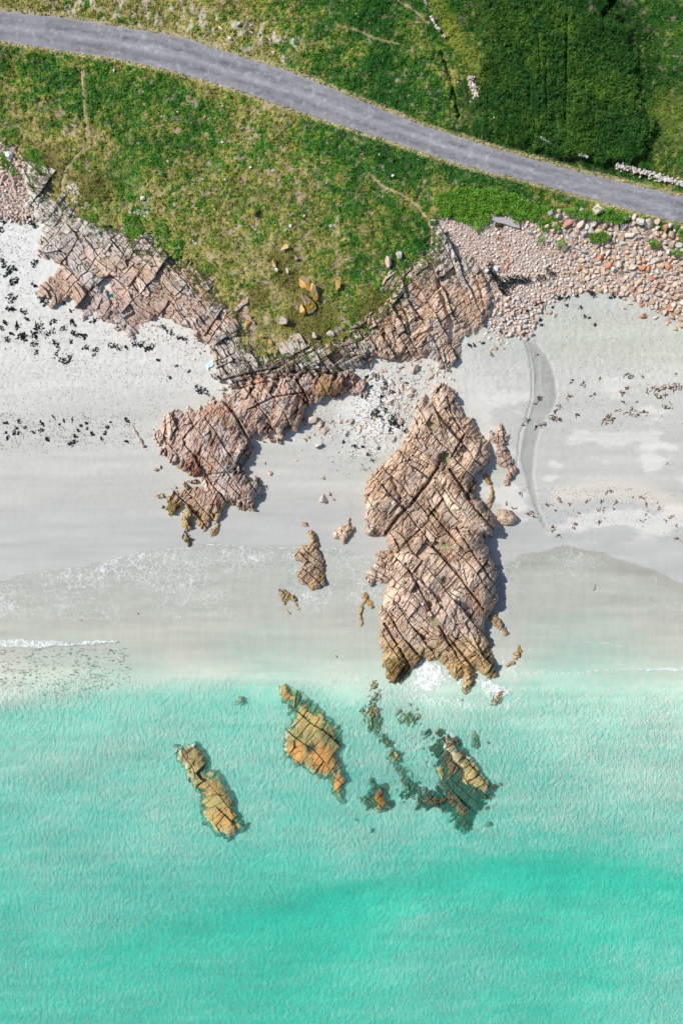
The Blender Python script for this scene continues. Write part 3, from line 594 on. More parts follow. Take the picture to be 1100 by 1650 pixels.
def pool_mat():
    m = bpy.data.materials.new('pool water'); m.use_nodes = True; b = m.node_tree.nodes['Principled BSDF']
    b.inputs['Base Color'].default_value = (.20, .19, .08, 1); b.inputs['Roughness'].default_value = .08
    n = m.node_tree.nodes.new('ShaderNodeTexNoise'); n.inputs['Scale'].default_value = 1.7; g = m.node_tree.nodes.new('ShaderNodeNewGeometry'); r = m.node_tree.nodes.new('ShaderNodeValToRGB')
    r.color_ramp.elements[0].position = .35; r.color_ramp.elements[0].color = (.13, .15, .05, 1); r.color_ramp.elements[1].position = .65; r.color_ramp.elements[1].color = (.36, .35, .22, 1)
    m.node_tree.links.new(g.outputs['Position'], n.inputs['Vector']); m.node_tree.links.new(n.outputs['Fac'], r.inputs[0]); m.node_tree.links.new(r.outputs[0], b.inputs['Base Color']); return m
M['pool'] = pool_mat()
_mv = np.empty(len(main_rock.data.vertices) * 3, np.float32); main_rock.data.vertices.foreach_get('co', _mv); _mv = _mv.reshape(-1, 3)
for k, (x, y, r) in enumerate([(695,686,8),(716,738,11),(718,880,7),(716,935,7),(700,1000,8)]):
    X, Y, _ = W(x, y, 2.2); near = _mv[np.hypot(_mv[:, 0] - X, _mv[:, 1] - Y) < r * .07]
    zp = float(np.percentile(near[:, 2], 35)) + .10; n = 22; th = np.linspace(0, 2 * math.pi, n, endpoint=False); rd_ = r * .115 * (.75 + .5 * noise(np.cos(th) * 1.5 + k * 9, np.sin(th) * 1.5, 3))
    v = np.vstack([[0, 0, 0], np.stack([rd_ * np.cos(th), rd_ * np.sin(th), 0 * th], 1)]) + [X, Y, zp]
    link('rock_pool', raw_mesh('rock_pool', v, np.array([[0, 1 + i, 1 + (i + 1) % n] for i in range(n)]), 3), M['pool'], parent=main_rock)
def small(label, poly, seed, name='rock_outcrop', cat='rock outcrop', **k):
    d = dict(seed=seed, poly=poly, h=1.2, w=6, amp=.6, L=16, M=7, S=3.6, rag=3, pal='peach', grey=.2, rust=.2, lichen=.1); d.update(k)
    return make_rock(d, name, label, cat, step=.7)
small('knobbly narrow brown rock ridge just right of the main outcrop on dry sand', [(784,694),(790,691),(798,696),(802,686),(805,677),(811,684),(816,697),(822,699),(823,706),(816,718),(822,730),(833,753),(833,765),(826,772),(819,784),(812,781),(812,770),(816,757),(805,752),(800,744),(796,722),(788,708)], 600, pal='pink', h=1.1, w=5, amp=.5, L=10, M=6, S=3, ang=(70, -20))
small('low honey coloured ledge around a sandy hollow above the round boulder', [(770,764),(786,760),(796,780),(797,800),(792,825),(790,832),(778,815),(788,800),(788,785),(778,775)], 620, h=.9, pal='gold', amp=.4, L=12)
small('domed striped tan boulder casting a round shadow on sand right of the main outcrop', [(799,828),(801,822),(810,819),(824,822),(831,830),(834,838),(829,845),(816,848),(804,844),(799,838)], 640, name='boulder', cat='boulder', h=2.0, w=4, L=14, M=5, S=3.5, amp=.35, rag=1, ang=(85, -5))
small('cracked tan blocks attached to the left flank of the main outcrop', [(601,910),(604,893),(610,888),(628,884),(640,892),(640,928),(626,940),(606,938),(597,950),(588,938),(590,920)], 650, h=1.3, w=4, pal='peach', ang=(20, -70), L=12, M=7, crack=1.3)
small('golden brown rock tail pointing down right off the main outcrop into the wet sand', [(784,983),(793,985),(805,997),(813,1010),(820,1022),(812,1024),(798,1012),(786,1002)], 660, h=.9, w=3, pal='gold', amp=.4, L=10)
small('small golden rock standing in shallow foam right of the main outcrop tip', [(813,1072),(820,1064),(826,1060),(829,1046),(835,1038),(842,1050),(838,1060),(828,1070),(818,1075)], 670, top=.45, w=2.5, pal='gold', amp=.35, L=9, ang=(80, 0))
small('ochre blocky rock pile with pale slabs at the edge of the swash', [(474,892),(487,880),(497,876),(495,858),(502,852),(508,862),(514,872),(513,884),(524,899),(522,912),(525,930),(524,942),(512,955),(508,952),(497,948),(486,942),(478,932),(474,924),(484,916),(488,908),(476,905)], 700, h=1.1, w=3.5, pal='gold', L=13, M=7, amp=.5, ang=(45, -50), crack=1.4, grey=.5)
small('compact brown rock with a sharp top on wet sand left of the main outcrop', [(534,862),(543,852),(546,846),(556,846),(562,834),(566,846),(571,850),(568,862),(560,868),(555,878),(546,870),(537,870)], 710, h=1.3, w=4, pal='peach', L=12, M=6, amp=.5, ang=(70, -30))
small('short dark line of half submerged stones in the swash below the ochre pile', [(448,950),(456,948),(466,952),(474,960),(484,975),(483,988),(478,984),(470,968),(458,976),(452,968)], 720, h=.5, w=3, pal='olive', L=9, M=5, amp=.4)
small('drowned pale boulders breaking the shallows beside the left flank of the main outcrop', [(580,955),(588,950),(596,958),(604,970),(600,985),(590,975),(584,990),(588,1012),(580,1010),(576,995),(580,975)], 730, h=.35, w=3, pal='gold', L=9, M=5, amp=.35)
SEAA = dict(w=9, amp=.55, grey=.1, rust=.3)
small('largest orange rock islet awash in turquoise water', [(447,1117),(450,1104),(459,1096),(474,1109),(488,1103),(498,1125),(512,1136),(523,1145),(540,1160),(552,1174),(555,1203),(543,1215),(551,1235),(557,1252),(558,1293),(548,1296),(531,1280),(528,1256),(512,1252),(498,1244),(485,1236),(474,1236),(457,1211),(453,1180),(468,1164),(464,1137),(452,1130)], 800, top=.62, pal='olive', crack=.7, vmix=.3, L=40, M=18, S=7, tint=[(478,1212,20,[.5,.28,.09]),(520,1222,24,[.52,.29,.10]),(543,1262,16,[.48,.27,.10]),(500,1160,22,[.46,.34,.13]),(462,1120,10,[.42,.27,.10]),(530,1180,16,[.2,.19,.09]),(500,1205,10,[.12,.12,.06])], ang=(40, -50), w=10, amp=.75, grey=.0, rust=.35, rag=5)
small('long ochre submerged rock standing alone at the lower left of the shallows', [(280,1202),(299,1202),(315,1196),(332,1208),(342,1232),(356,1248),(370,1268),(376,1286),(385,1310),(392,1325),(401,1326),(390,1342),(370,1352),(345,1347),(326,1326),(320,1300),(321,1286),(307,1265),(296,1236),(284,1226)], 820, top=.62, crack=.55, pal='olive', vmix=.3, L=34, M=15, S=7, ang=(50, -40), w=8, amp=.5, rag=5, tint=[(362,1318,24,[.46,.30,.11]),(340,1270,18,[.40,.29,.12]),(318,1222,16,[.32,.25,.11]),(300,1215,10,[.2,.17,.09])])
small('small orange topped rock between the larger islets', [(576,1285),(590,1276),(596,1248),(608,1258),(625,1262),(631,1284),(640,1300),(630,1306),(612,1312),(588,1306)], 840, top=.35, pal='dark', w=9, vmix=.3, L=14, M=8, S=5, amp=.5, tint=[(605,1295,15,[.44,.22,.06])])
small('dark weed covered reef with olive blocks below the foaming tip of the outcrop', [(684,1180),(700,1176),(715,1176),(727,1184),(738,1188),(752,1208),(768,1226),(788,1246),(800,1266),(797,1284),(782,1290),(776,1308),(765,1325),(750,1343),(736,1338),(722,1312),(700,1308),(680,1306),(652,1294),(641,1276),(660,1262),(682,1272),(698,1272),(704,1256),(690,1232),(684,1205)], 860, grow=3, top=.05, pal='dark', w=13, L=20, M=9, S=5, ang=(52, -45), amp=.7, rag=7, grey=.05, rust=.1)
small('row of cracked olive yellow slabs standing out of the dark reef', [(716,1182),(730,1186),(742,1206),(760,1222),(776,1240),(790,1262),(786,1282),(774,1284),(754,1268),(738,1262),(746,1246),(728,1226),(712,1204)], 870, top=.7, pal='olive', w=5, L=15, M=9, S=4.5, ang=(55, -45), amp=.5, rag=3, crack=1.2, tint=[(756,1250,24,[.42,.34,.15])])
small('slim olive slab leaning beside the yellow slabs on the dark reef', [(700,1236),(708,1222),(718,1236),(720,1252),(712,1260),(704,1252)], 880, top=.15, pal='olive', w=4, L=12, M=8, amp=.35, tint=[(709,1243,9,[.36,.30,.12])])
small('string of submerged mossy rocks trailing from the main outcrop toward the dark reef', [(596,1092),(606,1096),(610,1120),(604,1140),(616,1158),(622,1178),(636,1210),(648,1226),(652,1250),(672,1262),(668,1272),(650,1262),(640,1236),(630,1216),(614,1190),(596,1166),(588,1148),(600,1130)], 890, top=.0, pal='olive', w=6, L=14, M=8, amp=.5, rag=9, grow=5)
small('greenish submerged boulder heap in milky water under the foaming outcrop tip', [(640,1148),(652,1140),(668,1146),(676,1160),(660,1172),(650,1170)], 900, grow=5, rag=9, top=-.12, pal='olive', w=7, L=12, M=7, amp=.4)
small('pair of brown rocks in foam at the right of the outcrop tip', [(800,1110),(810,1104),(816,1116),(810,1128),(800,1140),(788,1140),(786,1128)], 910, top=.25, pal='gold', w=4, L=10, M=6, amp=.5, crack=1.4)
small('small brown rock with a white fleck of foam right of the dark reef', [(757,1184),(764,1176),(772,1190),(775,1204),(768,1210),(758,1202)], 920, top=.05, pal='gold', w=4, L=9, M=6, amp=.35)
small('small drowned brown stone left of the big orange islet', [(376,1128),(384,1122),(398,1124),(400,1134),(388,1136),(378,1136)], 930, top=-.02, pal='gold', w=4, L=8, M=5, amp=.35)
small('small knobbly boulder heap on white sand with seaweed below the pale rim', [(572,618),(580,610),(590,612),(597,625),(594,636),(580,636),(566,640),(560,628)], 940, h=1.0, w=4, pal='pink', L=10, M=6, S=3, amp=.45)
small('thin reddish rock fingers in sand at the left tip of the pink shelf', [(213,684),(218,688),(226,700),(238,722),(240,730),(234,724),(222,712),(213,696)], 950, h=.5, w=2.5, pal='pink', L=8, M=5, amp=.3)
small('little scatter of brown rock stubs below the lower lobe of the pink shelf', [(334,862),(342,852),(350,844),(356,842),(354,854),(346,866),(340,868)], 960, h=.5, w=2.5, pal='olive', L=7, M=4, amp=.35)

# ------------------------------------------------------------------ loose stones
def ico(sub):
    bm = bmesh.new(); bmesh.ops.create_icosphere(bm, subdivisions=sub, radius=1.0)
    v = np.array([p.co[:] for p in bm.verts]); f = np.array([[w.index for w in q.verts] for q in bm.faces]); bm.free(); return v, f
ICO1, ICO2, ICO3 = ico(1), ico(2), ico(3)

def stone_geo(w, h, t, ang, rs, base=ICO1, angular=.6):
    v = base[0].copy()
    for k in range(rs.randint(9, 14)):
        nrm = rs.normal(size=3); nrm /= np.linalg.norm(nrm)
        dd = v @ nrm - (1 - angular * rs.uniform(.4, .9)); v = v - np.maximum(dd, 0)[:, None] * nrm
    v = v + .018 * rs.normal(size=v.shape)
    v /= np.abs(v).max(0)
    v = v * [w / 2, h / 2, t / 2]
    tx = rs.normal() * .12; v[:, 2] += v[:, 0] * tx
    c, s = math.cos(ang), math.sin(ang); x = v[:, 0] * c - v[:, 1] * s; y = v[:, 0] * s + v[:, 1] * c
    return np.stack([x, y, v[:, 2]], 1), base[1]

TONES = dict(grey=[.50,.47,.43], cream=[.62,.53,.455], pink=[.57,.42,.35], tan=[.52,.39,.28], orange=[.50,.25,.14], red=[.42,.21,.15], white=[.70,.69,.66], brown=[.40,.29,.21], yellow=[.58,.32,.05])
WORD = dict(grey='pale grey', cream='cream', pink='pinkish', tan='tan', orange='rust orange', red='dark red', white='white', brown='brown', yellow='yellow lichened')
def ground_z(px, py):
    a = np.array([[float(px)]]); b = np.array([[float(py)]])
    zs = zsand(a, b)[0, 0]
    l, rd, fsd, g = land(a, b)
    if g[0, 0] > 0: return float(l[0, 0])
    return float(zs)

class Bag:
    def __init__(s): s.V = []; s.F = []; s.C = []; s.n = 0
    def add(s, v, f, c):
        s.V.append(v); s.F.append(f + s.n); s.C.append(np.broadcast_to(c, v.shape) if np.ndim(c) == 1 else c); s.n += len(v)
    def mesh(s, name, k=3, smooth=False): return raw_mesh(name, np.concatenate(s.V), np.concatenate(s.F), k, np.concatenate(s.C), None, smooth)

ORD = ['first', 'second', 'third', 'fourth', 'fifth', 'sixth', 'seventh', 'eighth', 'ninth', 'tenth', 'eleventh', 'twelfth', 'thirteenth', 'fourteenth', 'fifteenth', 'sixteenth', 'seventeenth', 'eighteenth', 'nineteenth', 'twentieth']
def label_all(items, noun):
    """items: (object, px, py, look word, area phrase) ; within one look and area they are told apart by order from the left"""
    g = {}
    for it in items: g.setdefault((it[3], it[4]), []).append(it)
    for (look, area), L in g.items():
        L.sort(key=lambda q: q[1])
        for k, it in enumerate(L):
            if len(L) == 1: it[0]['label'] = '%s %s %s' % (look, noun, area)
            elif k == len(L) - 1: it[0]['label'] = 'rightmost %s %s %s' % (look, noun, area)
            elif k == 0: it[0]['label'] = 'leftmost %s %s %s' % (look, noun, area)
            else: it[0]['label'] = '%s %s %s, %s from left' % (look, noun, area, ORD[min(k, 19)])

def make_stone(px, py, w, h, ang, tone, seed, name='boulder', tall=.75, group=None, zoff=0., angular=.6, base=ICO2):
    rs = np.random.RandomState(seed); z = ground_z(px, py)
    s = (H - z) / H * U
    t = min(w, h) * tall * U
    v, f = stone_geo(w * s * 1.05, h * s * 1.05, max(t, .12) * 1.5, math.radians(ang), rs, base, angular)
    c0 = np.array(TONES[tone]) * rs.uniform(.88, 1.1)
    c = np.broadcast_to(c0, v.shape).copy()
    if tone == 'yellow':
        m = sst(.38, .55, fbm(v[:, 0] * 2.2 + seed, v[:, 1] * 2.2, 5, 3)); c = mix(c, [.46, .38, .30], 1 - m)
    elif tone in ('pink', 'tan', 'brown', 'cream'): c = mix(c, TONES['tan'], .5 * fbm(v[:, 0] * 2 + seed, v[:, 1] * 2, 6, 2))
    me = raw_mesh(name, v, f, 3, c, None, False)
    x, y, _ = W(px, py, z)
    return link(name, me, M['stone'], cat=name.replace('_', ' '), group=group, loc=(x, y, z + t * .22 + zoff))

BOULD = [ # px, py, w, h, angle, tone
 (667,598,15,17,-10,'brown'),(647,592,9,9,0,'brown'),(640,600,7,5,0,'pink'),(650,604,7,5,20,'pink'),(662,587,5,6,0,'pink'),(691,610,9,9,30,'brown'),(668,617,6,5,0,'pink'),(647,625,9,13,10,'tan'),(638,628,8,12,0,'pink'),(622,630,11,9,15,'cream'),(657,625,10,9,0,'cream'),(668,629,12,11,40,'brown'),(657,637,14,11,-35,'pink'),(631,615,10,12,0,'cream'),(645,612,7,9,0,'brown'),(597,610,8,9,0,'tan'),(615,608,6,10,0,'brown'),(622,597,6,6,0,'pink'),(615,597,6,5,0,'pink'),(629,649,13,13,20,'cream'),(641,654,6,9,30,'pink'),(644,676,12,15,30,'pink'),(615,680,9,20,25,'white'),(598,672,6,9,30,'pink'),(580,694,4,14,15,'tan'),(583,703,7,5,0,'brown'),(634,708,9,11,0,'grey'),(611,697,5,5,0,'grey'),(564,678,9,10,0,'brown'),(587,682,7,6,0,'grey'),(653,655,8,6,20,'white'),(660,645,7,5,0,'grey'),
 (505,674,21,16,-15,'cream'),(515,685,14,14,0,'pink'),(525,695,18,12,-20,'brown'),(510,718,16,17,25,'grey'),(496,703,12,6,15,'tan'),(493,710,9,8,0,'pink'),(436,763,7,11,-25,'pink'),(427,746,5,5,0,'brown'),(520,768,11,9,0,'cream'),(522,806,15,20,-15,'cream'),(530,797,8,9,30,'brown'),(536,804,6,5,0,'brown'),(489,844,15,10,-10,'brown'),(250,755,8,8,0,'brown'),(258,753,8,8,0,'tan'),(414,737,6,4,0,'tan'),(476,742,12,4,10,'tan'),(535,681,9,9,0,'pink'),(548,680,8,8,0,'cream'),(557,679,8,7,0,'pink'),(565,677,7,7,0,'pink'),
 (816,811,6,8,0,'tan'),(789,571,11,8,35,'brown'),(796,562,9,6,-20,'brown'),(880,504,12,15,35,'tan'),(893,507,14,8,-15,'brown'),(876,496,5,7,0,'cream'),(1005,481,9,7,0,'cream'),(1014,488,11,6,0,'tan'),(1005,498,7,6,0,'pink'),(1033,491,9,9,0,'orange'),(1036,507,15,12,-10,'orange'),(1048,495,9,7,20,'tan'),(1057,511,11,8,0,'cream'),(1064,504,8,5,0,'tan'),(1078,498,15,11,20,'orange'),(1075,517,9,7,0,'tan'),(1073,522,7,7,0,'tan'),(1088,528,12,9,10,'tan'),
 (465,986,8,10,-15,'tan'),(540,1057,6,5,0,'tan'),(743,1128,7,5,0,'tan'),(787,1325,13,14,0,'brown'),(598,1338,6,8,0,'brown'),(571,1320,6,5,0,'brown'),(781,1300,7,7,0,'brown'),(802,1263,10,6,0,'brown'),(786,1196,6,6,0,'brown')]
def area_b(px, py):
    if py > 1040: return 'in the sea near the dark reef' if px > 650 else 'in shallows left of the reef'
    if px > 970 and py < 540: return 'strewn on sand below the cobble bank'
    if px > 860 and py < 540: return 'at the cobble foot by black weed'
    if px > 700: return 'on open sand right of the main outcrop'
    if px < 470: return 'on sand beside the pink rock shelf'
    if px < 575 and py < 730: return 'at the right end of the pink shelf'
    if px < 575: return 'on the wet sand between the two outcrops'
    if py < 622: return 'on white sand under the right cliff'
    if py < 645: return 'in the boulder huddle above the main outcrop'
    return 'among black seaweed left of the main outcrop top'
items = []
for k, b in enumerate(BOULD):
    wt = b[5]; o = make_stone(*b[:4], -b[4], wt, 5000 + k, group='loose boulders on the beach', tall=.6, angular=1.0)
    if b[1] > 1040: o.location.z = max(o.location.z, -.35)
    big = max(b[2], b[3]); size = 'large' if big >= 13 else ('medium' if big >= 8 else 'small')
    items.append((o, b[0], b[1], size + ' ' + WORD[wt], area_b(b[0], b[1])))
label_all(items, 'boulder')

GB = [(411,346,9,16,35,'yellow'),(459,401,13,8,-15,'yellow'),(443,427,7,14,0,'yellow'),(445,436,6,5,0,'white'),(477,417,6,13,-15,'tan'),(463,438,5,8,-10,'white'),(489,458,15,30,-28,'yellow'),(509,474,12,24,-15,'yellow'),(495,487,15,28,-20,'yellow'),(486,502,12,18,10,'yellow'),(459,517,17,14,-20,'cream'),(544,462,8,12,-10,'yellow'),(399,523,8,12,15,'yellow'),(507,542,9,9,0,'cream'),(532,540,10,10,-30,'cream'),(436,552,6,8,0,'yellow'),(422,543,5,5,0,'yellow'),(625,422,11,18,15,'pink'),(641,415,10,15,0,'grey')]
NM = ['striped yellow boulder alone in the upper headland turf', 'orange topped flat boulder in dark turf above the tall pair', 'narrow yellow boulder left of the heather patch', 'small white stone touching the narrow yellow boulder', 'slim tan boulder beside dark heather', 'little white stone below the slim tan boulder', 'long cracked tan and yellow boulder, upper left of the tall group', 'tall tan boulder at the upper right of the yellow group', 'tallest split yellow boulder casting a dark shadow on the turf', 'pale boulder with yellow top at the foot of the tall group', 'round cream boulder split in two below the tall group', 'small yellow edged boulder in turf right of the tall group', 'yellow boulder at the left rim of the headland tip', 'cream boulder at the bottom edge of the turf', 'round cream boulder with orange spot at the turf bottom, right one', 'yellow stone near the pale jagged rim', 'tiny yellow stone by the pale rim', 'weathered pink boulder at the right edge of the headland turf', 'pale grey boulder on the right edge of the headland turf']
for k, b in enumerate(GB):
    q_ = 1.35 if b[3] > 20 else 1.15
    o = make_stone(b[0], b[1], b[2] * q_, b[3] * q_, -b[4], b[5], 6000 + k, tall=.75, zoff=.42, group='boulders in the headland grass', base=ICO3 if max(b[2:4]) > 12 else ICO2, angular=.8)
    o['label'] = NM[k]
SM = [(185,114,4,6),(262,189,4,4),(271,261,5,6),(287,181,3,4),(331,190,6,5),(359,172,4,4),(359,230,4,6),(364,290,5,4),(440,276,5,9),(404,270,4,5),(327,290,4,4),(146,276,4,4),(231,320,8,7),(385,40,7,9),(370,62,5,8),(356,46,4,9),(405,53,4,7),(418,56,6,5),(405,42,4,5),(441,85,5,7),(435,64,6,4),(632,284,5,5),(610,250,3,4),(737,133,3,3),(762,159,3,3),(757,165,3,3),(740,122,2,2),(795,190,3,3),(532,365,5,7),(490,348,5,5),(468,365,6,5),(460,372,5,6)]
items = []
for k, b in enumerate(SM):
    tone = ['white', 'grey', 'cream'][k % 3] if k != 4 else 'orange'
    o = make_stone(b[0], b[1], b[2], b[3], 15 * k, tone, 6100 + k, name='stone', tall=.6, zoff=.1, group='pale stones in the grass')
    ar = 'in turf above the road' if b[1] < 100 and b[0] < 500 else ('by the ruined field wall' if b[0] > 720 and b[1] < 200 else ('in grass near the branching footpath' if b[0] > 560 else ('in the headland turf' if b[1] > 240 else 'in the grass below the road')))
    items.append((o, b[0], b[1], WORD[tone], ar))
label_all(items, 'stone')
o = make_stone(18, 251, 13, 11, 10, 'white', 6200, name='boulder', tall=.8, zoff=.2, group='loose boulders on the beach', angular=.25, base=ICO3); o['label'] = 'bright white rounded boulder among plants at the left cobble edge'

# cobble banks -----------------------------------------------------------
BIGC = [(875,354,17,13,-30,'red'),(913,361,20,10,28,'red'),(901,349,14,13,0,'grey'),(918,348,15,8,5,'grey'),(902,359,10,8,0,'red'),(944,364,11,14,0,'grey'),(955,361,10,16,-10,'grey'),(948,353,10,9,0,'cream'),(991,365,13,19,15,'tan'),(1003,352,9,11,0,'grey'),(1015,361,15,10,20,'pink'),(929,372,8,13,0,'cream'),(941,378,12,11,-40,'grey'),(1058,367,12,11,0,'cream'),(1069,366,9,18,-5,'orange'),(1078,365,12,9,0,'white'),(1086,371,8,12,0,'white'),(1068,381,9,12,0,'pink'),(989,379,10,9,0,'grey'),(1028,381,9,13,0,'grey'),(1042,375,12,9,0,'cream'),(1039,384,12,10,0,'pink'),(1021,385,9,10,0,'grey'),(978,429,12,16,10,'orange'),(966,417,10,10,0,'orange'),(932,433,9,10,0,'orange'),(1036,420,9,10,40,'orange'),(1043,435,10,14,-30,'orange'),(1031,433,12,8,20,'orange'),(1047,449,12,9,0,'orange'),(1074,429,17,12,0,'orange'),(1062,463,15,8,30,'red'),(1018,468,8,12,0,'orange'),(975,441,13,8,0,'tan'),(937,453,11,10,0,'tan'),(964,425,12,9,0,'white'),(977,409,9,10,0,'cream'),(996,415,9,9,0,'cream'),(945,418,11,9,0,'grey'),(1018,421,11,11,0,'cream'),(912,385,8,13,35,'grey'),(910,402,8,15,-30,'grey'),(1026,456,13,9,0,'tan'),(1096,437,11,10,0,'tan'),(1090,396,15,9,0,'grey'),(784,436,9,9,0,'white'),(798,434,11,13,-20,'white'),(1058,398,9,9,0,'orange'),(852,374,14,8,-20,'grey'),(843,357,8,6,0,'orange'),(826,337,6,6,0,'cream')]
placed = []; cellmap = {}
def can(px, py, r):
    cx, cy = int(px // 12), int(py // 12)
    for i in (-1, 0, 1):
        for j in (-1, 0, 1):
            for (x, y, q) in cellmap.get((cx + i, cy + j), ()):
                if (x - px) ** 2 + (y - py) ** 2 < ((q + r) * .86) ** 2: return False
    return True
def put(px, py, r, rec):
    cellmap.setdefault((int(px // 12), int(py // 12)), []).append((px, py, r)); placed.append(rec)
for b in BIGC: put(b[0], b[1], (b[2] + b[3]) / 4, b)
for (w5x, w5y, w5r) in []: pass
def size_at(x, y):      # diameter in px
    top = max(0, 1 - (y - (348 + (x - 900) * .11)) / 38) if x > 875 else 0
    s = np.interp(x, [700, 780, 860, 920, 1000, 1100], [2.3, 2.6, 2.9, 3.9, 4.9, 5.3])
    if y > 480 and x < 880: s = 4.2
    return s + top * 4.2
rr = random.Random(3)
def fill(poly, sizef, tries, passes=(1.6, 1.15, .8, .6)):
    P = np.array(poly); x0, y0 = np.maximum(P.min(0), [-40, 190]); x1, y1 = np.minimum(P.max(0), [1140, 600])
    for ps in passes:
        n = tries
        xs = RS.uniform(x0, x1, n); ys = RS.uniform(y0, y1, n)
        sd = sdist(xs, ys, poly) + 8 * (fbm(xs / 10, ys / 10, 201, 3) - .5)
        for x, y, q in zip(xs, ys, sd):
            if q < 0: continue
            d = sizef(x, y) * ps * rr.uniform(.7, 1.25)
            if can(x, y, d / 2):
                u = rr.random()
                tone = 'pink' if u < .25 else 'cream' if u < .55 else 'grey' if u < .8 else 'tan' if u < .94 else ('orange' if u < .95 and x > 900 else 'brown')
                if x < 100: tone = ['pink', 'pink', 'tan', 'cream', 'pink', 'grey', 'brown'][int(u * 7)]
                if abs(x - 806 - (y - 365) * .12) < 9 and y < 440 and rr.random() < .6: tone = rr.choice(['brown', 'red', 'tan'])
                if x > 930 and rr.random() < .22: tone = 'tan'
                if x < 900 and tone in ('tan', 'brown') and rr.random() < .6: tone = 'cream'
                put(x, y, d / 2, (x, y, d * rr.uniform(.9, 1.3), d * rr.uniform(.8, 1.05), rr.uniform(0, 180), tone))
fill(COBR, size_at, 30000, (1.9, 1.3, .95, .7))
fill(COBL, lambda x, y: 4.6 if y < 300 else 3.6, 5000, (1.6, 1.1, .75))
placed.sort(key=lambda r: -(min(r[2], 30) * r[3]) * (1 if -4 < r[0] < 1104 else .01))
def area_c(x, y):
    if x < 100: return 'in the upper left cobble patch' if y < 300 else 'in the lower left cobble patch'
    cols = [(760, 'beside the right cliff'), (830, 'below the culvert'), (880, 'below the leafy plants'), (925, 'under the red boulders'), (965, 'left of the orange stones'), (1005, 'near the bank centre'), (1045, 'around the orange pair'), (1075, 'below the white blocks'), (9999, 'near the right frame edge')]
    c = [t for q, t in cols if x < q][0]; e = y - (348 + (x - 900) * .11)
    r = 'on the top row' if e < 16 else 'on the upper bank' if e < 40 else 'at mid bank' if e < 75 else 'on the lower bank' if e < 110 else 'at the sand edge'
    return r + ' ' + c
items = []; bag = Bag()
for k, b in enumerate(placed):
    if k < 290:
        o = make_stone(*b[:4], b[4], b[5], 7000 + k, name='cobble', tall=.8, group='largest cobbles of the storm bank', angular=.8)
        o.location.z += .04
        big = max(b[2], b[3]); size = 'huge' if big > 15 else 'big' if big > 11 else 'middling' if big > 8.5 else 'smaller'
        items.append((o, b[0], b[1], size + ' ' + WORD[b[5]], area_c(b[0], b[1])))
    else:
        z = float(zsand(np.array([b[0]]), np.array([b[1]]))[0]); s = (H - z) / H * U
        t = min(b[2], b[3]) * .8 * U
        v, f = stone_geo(b[2] * s, b[3] * s, t * 1.4, math.radians(b[4]), RS, ICO1 if b[2] < 6 else ICO2, .75)
        x, y, _ = W(b[0], b[1], z); v = v + [x, y, z + t * .12]
        bag.add(v, f, np.array(TONES[b[5]]) * rr.uniform(.88, 1.18))
label_all(items, 'cobble')
link('cobbles', bag.mesh('cobbles'), M['stone'], label='thousands of small pink and grey cobbles forming the storm banks', cat='cobbles', kind='stuff')

# stone chips at the cliff feet and rubble strewn on the white sand
bag = Bag()
for (cx, cy, rx, ry, n, s0) in [(640,650,50,60,420,2.2),(600,690,40,40,160,2),(700,600,30,20,60,3),(530,690,40,25,80,2.5),(330,550,30,25,70,2.5),(250,535,50,14,70,2.2),(380,600,30,15,40,2.5),(560,620,30,18,50,2.5),(800,545,25,12,60,3),(790,520,10,30,60,3)]:
    for k in range(n):
        x = cx + RS.normal() * rx * .55; y = cy + RS.normal() * ry * .55
        if sdist(np.array([x]), np.array([y]), MAINP)[0] > 2: continue
        d = s0 * RS.uniform(.5, 1.6); z = float(zsand(np.array([x]), np.array([y]))[0]); s = (H - z) / H * U
        v, f = stone_geo(d * 1.3 * s, d * s, d * .7 * s, RS.uniform(0, 3.1), RS, ICO1, .7); X, Y, _ = W(x, y, z)
        bag.add(v + [X, Y, z + d * .02], f, np.array(TONES[['pink', 'cream', 'tan', 'grey', 'white'][RS.randint(5)]]) * RS.uniform(.8, 1.1))
link('stone_chips', bag.mesh('stone_chips'), M['stone'], label='small stone chips scattered over the white sand by the rocks', cat='rubble', kind='stuff')

# dry stone walls --------------------------------------------------------
def wall(line, width, d, hgt, label, seed, gap=.0, name='stone_wall'):
    rs = np.random.RandomState(seed); bag = Bag(); P = resample(line, 1.0) if len(line) > 2 else np.array([(line[0][0] * (1 - t) + line[1][0] * t, line[0][1] * (1 - t) + line[1][1] * t) for t in np.linspace(0, 1, 40)])
    L = len(P)
    for lay in range(2):
        for k in range(int(L * width / d / d * 1.5)):
            i = rs.randint(L); u = rs.normal() * width * .28 * (1 - .35 * lay); t = P[min(i + 1, L - 1)] - P[max(i - 1, 0)]; t = t / (np.hypot(*t) + 1e-6)
            if noise(np.array([i / 9.]), np.array([seed * 1.]), 7)[0] < gap: continue
            x = P[i, 0] - t[1] * u; y = P[i, 1] + t[0] * u; q = d * rs.uniform(.6, 1.3)
            z = float(land(np.array([[x]]), np.array([[y]]))[0][0, 0]) + lay * hgt * .5 + .1; s = (H - z) / H * U
            v, f = stone_geo(q * 1.35 * s, q * s, q * .9 * s, rs.uniform(0, 3.1), rs, ICO1, .7); X, Y, _ = W(x, y, z)
            bag.add(v + [X, Y, z + q * .03], f, np.array(TONES[['cream', 'grey', 'white', 'pink', 'grey'][rs.randint(5)]]) * rs.uniform(.8, 1.05))
    link(name, bag.mesh(name), M['stone'], label=label, cat=name.replace('_', ' '))
wall([(680,-12),(684,0),(689,12),(693,25),(698,38),(706,47),(712,55),(720,65),(728,76)], 4, 2.6, .6, 'thin broken dry stone wall running down from the top edge left of the dark field', 21, .22)
wall([(755,124),(761,138),(767,156)], 11, 3.2, .6, 'short collapsed heap of grey wall stones at the left of the dark field', 22, name='stone_pile')
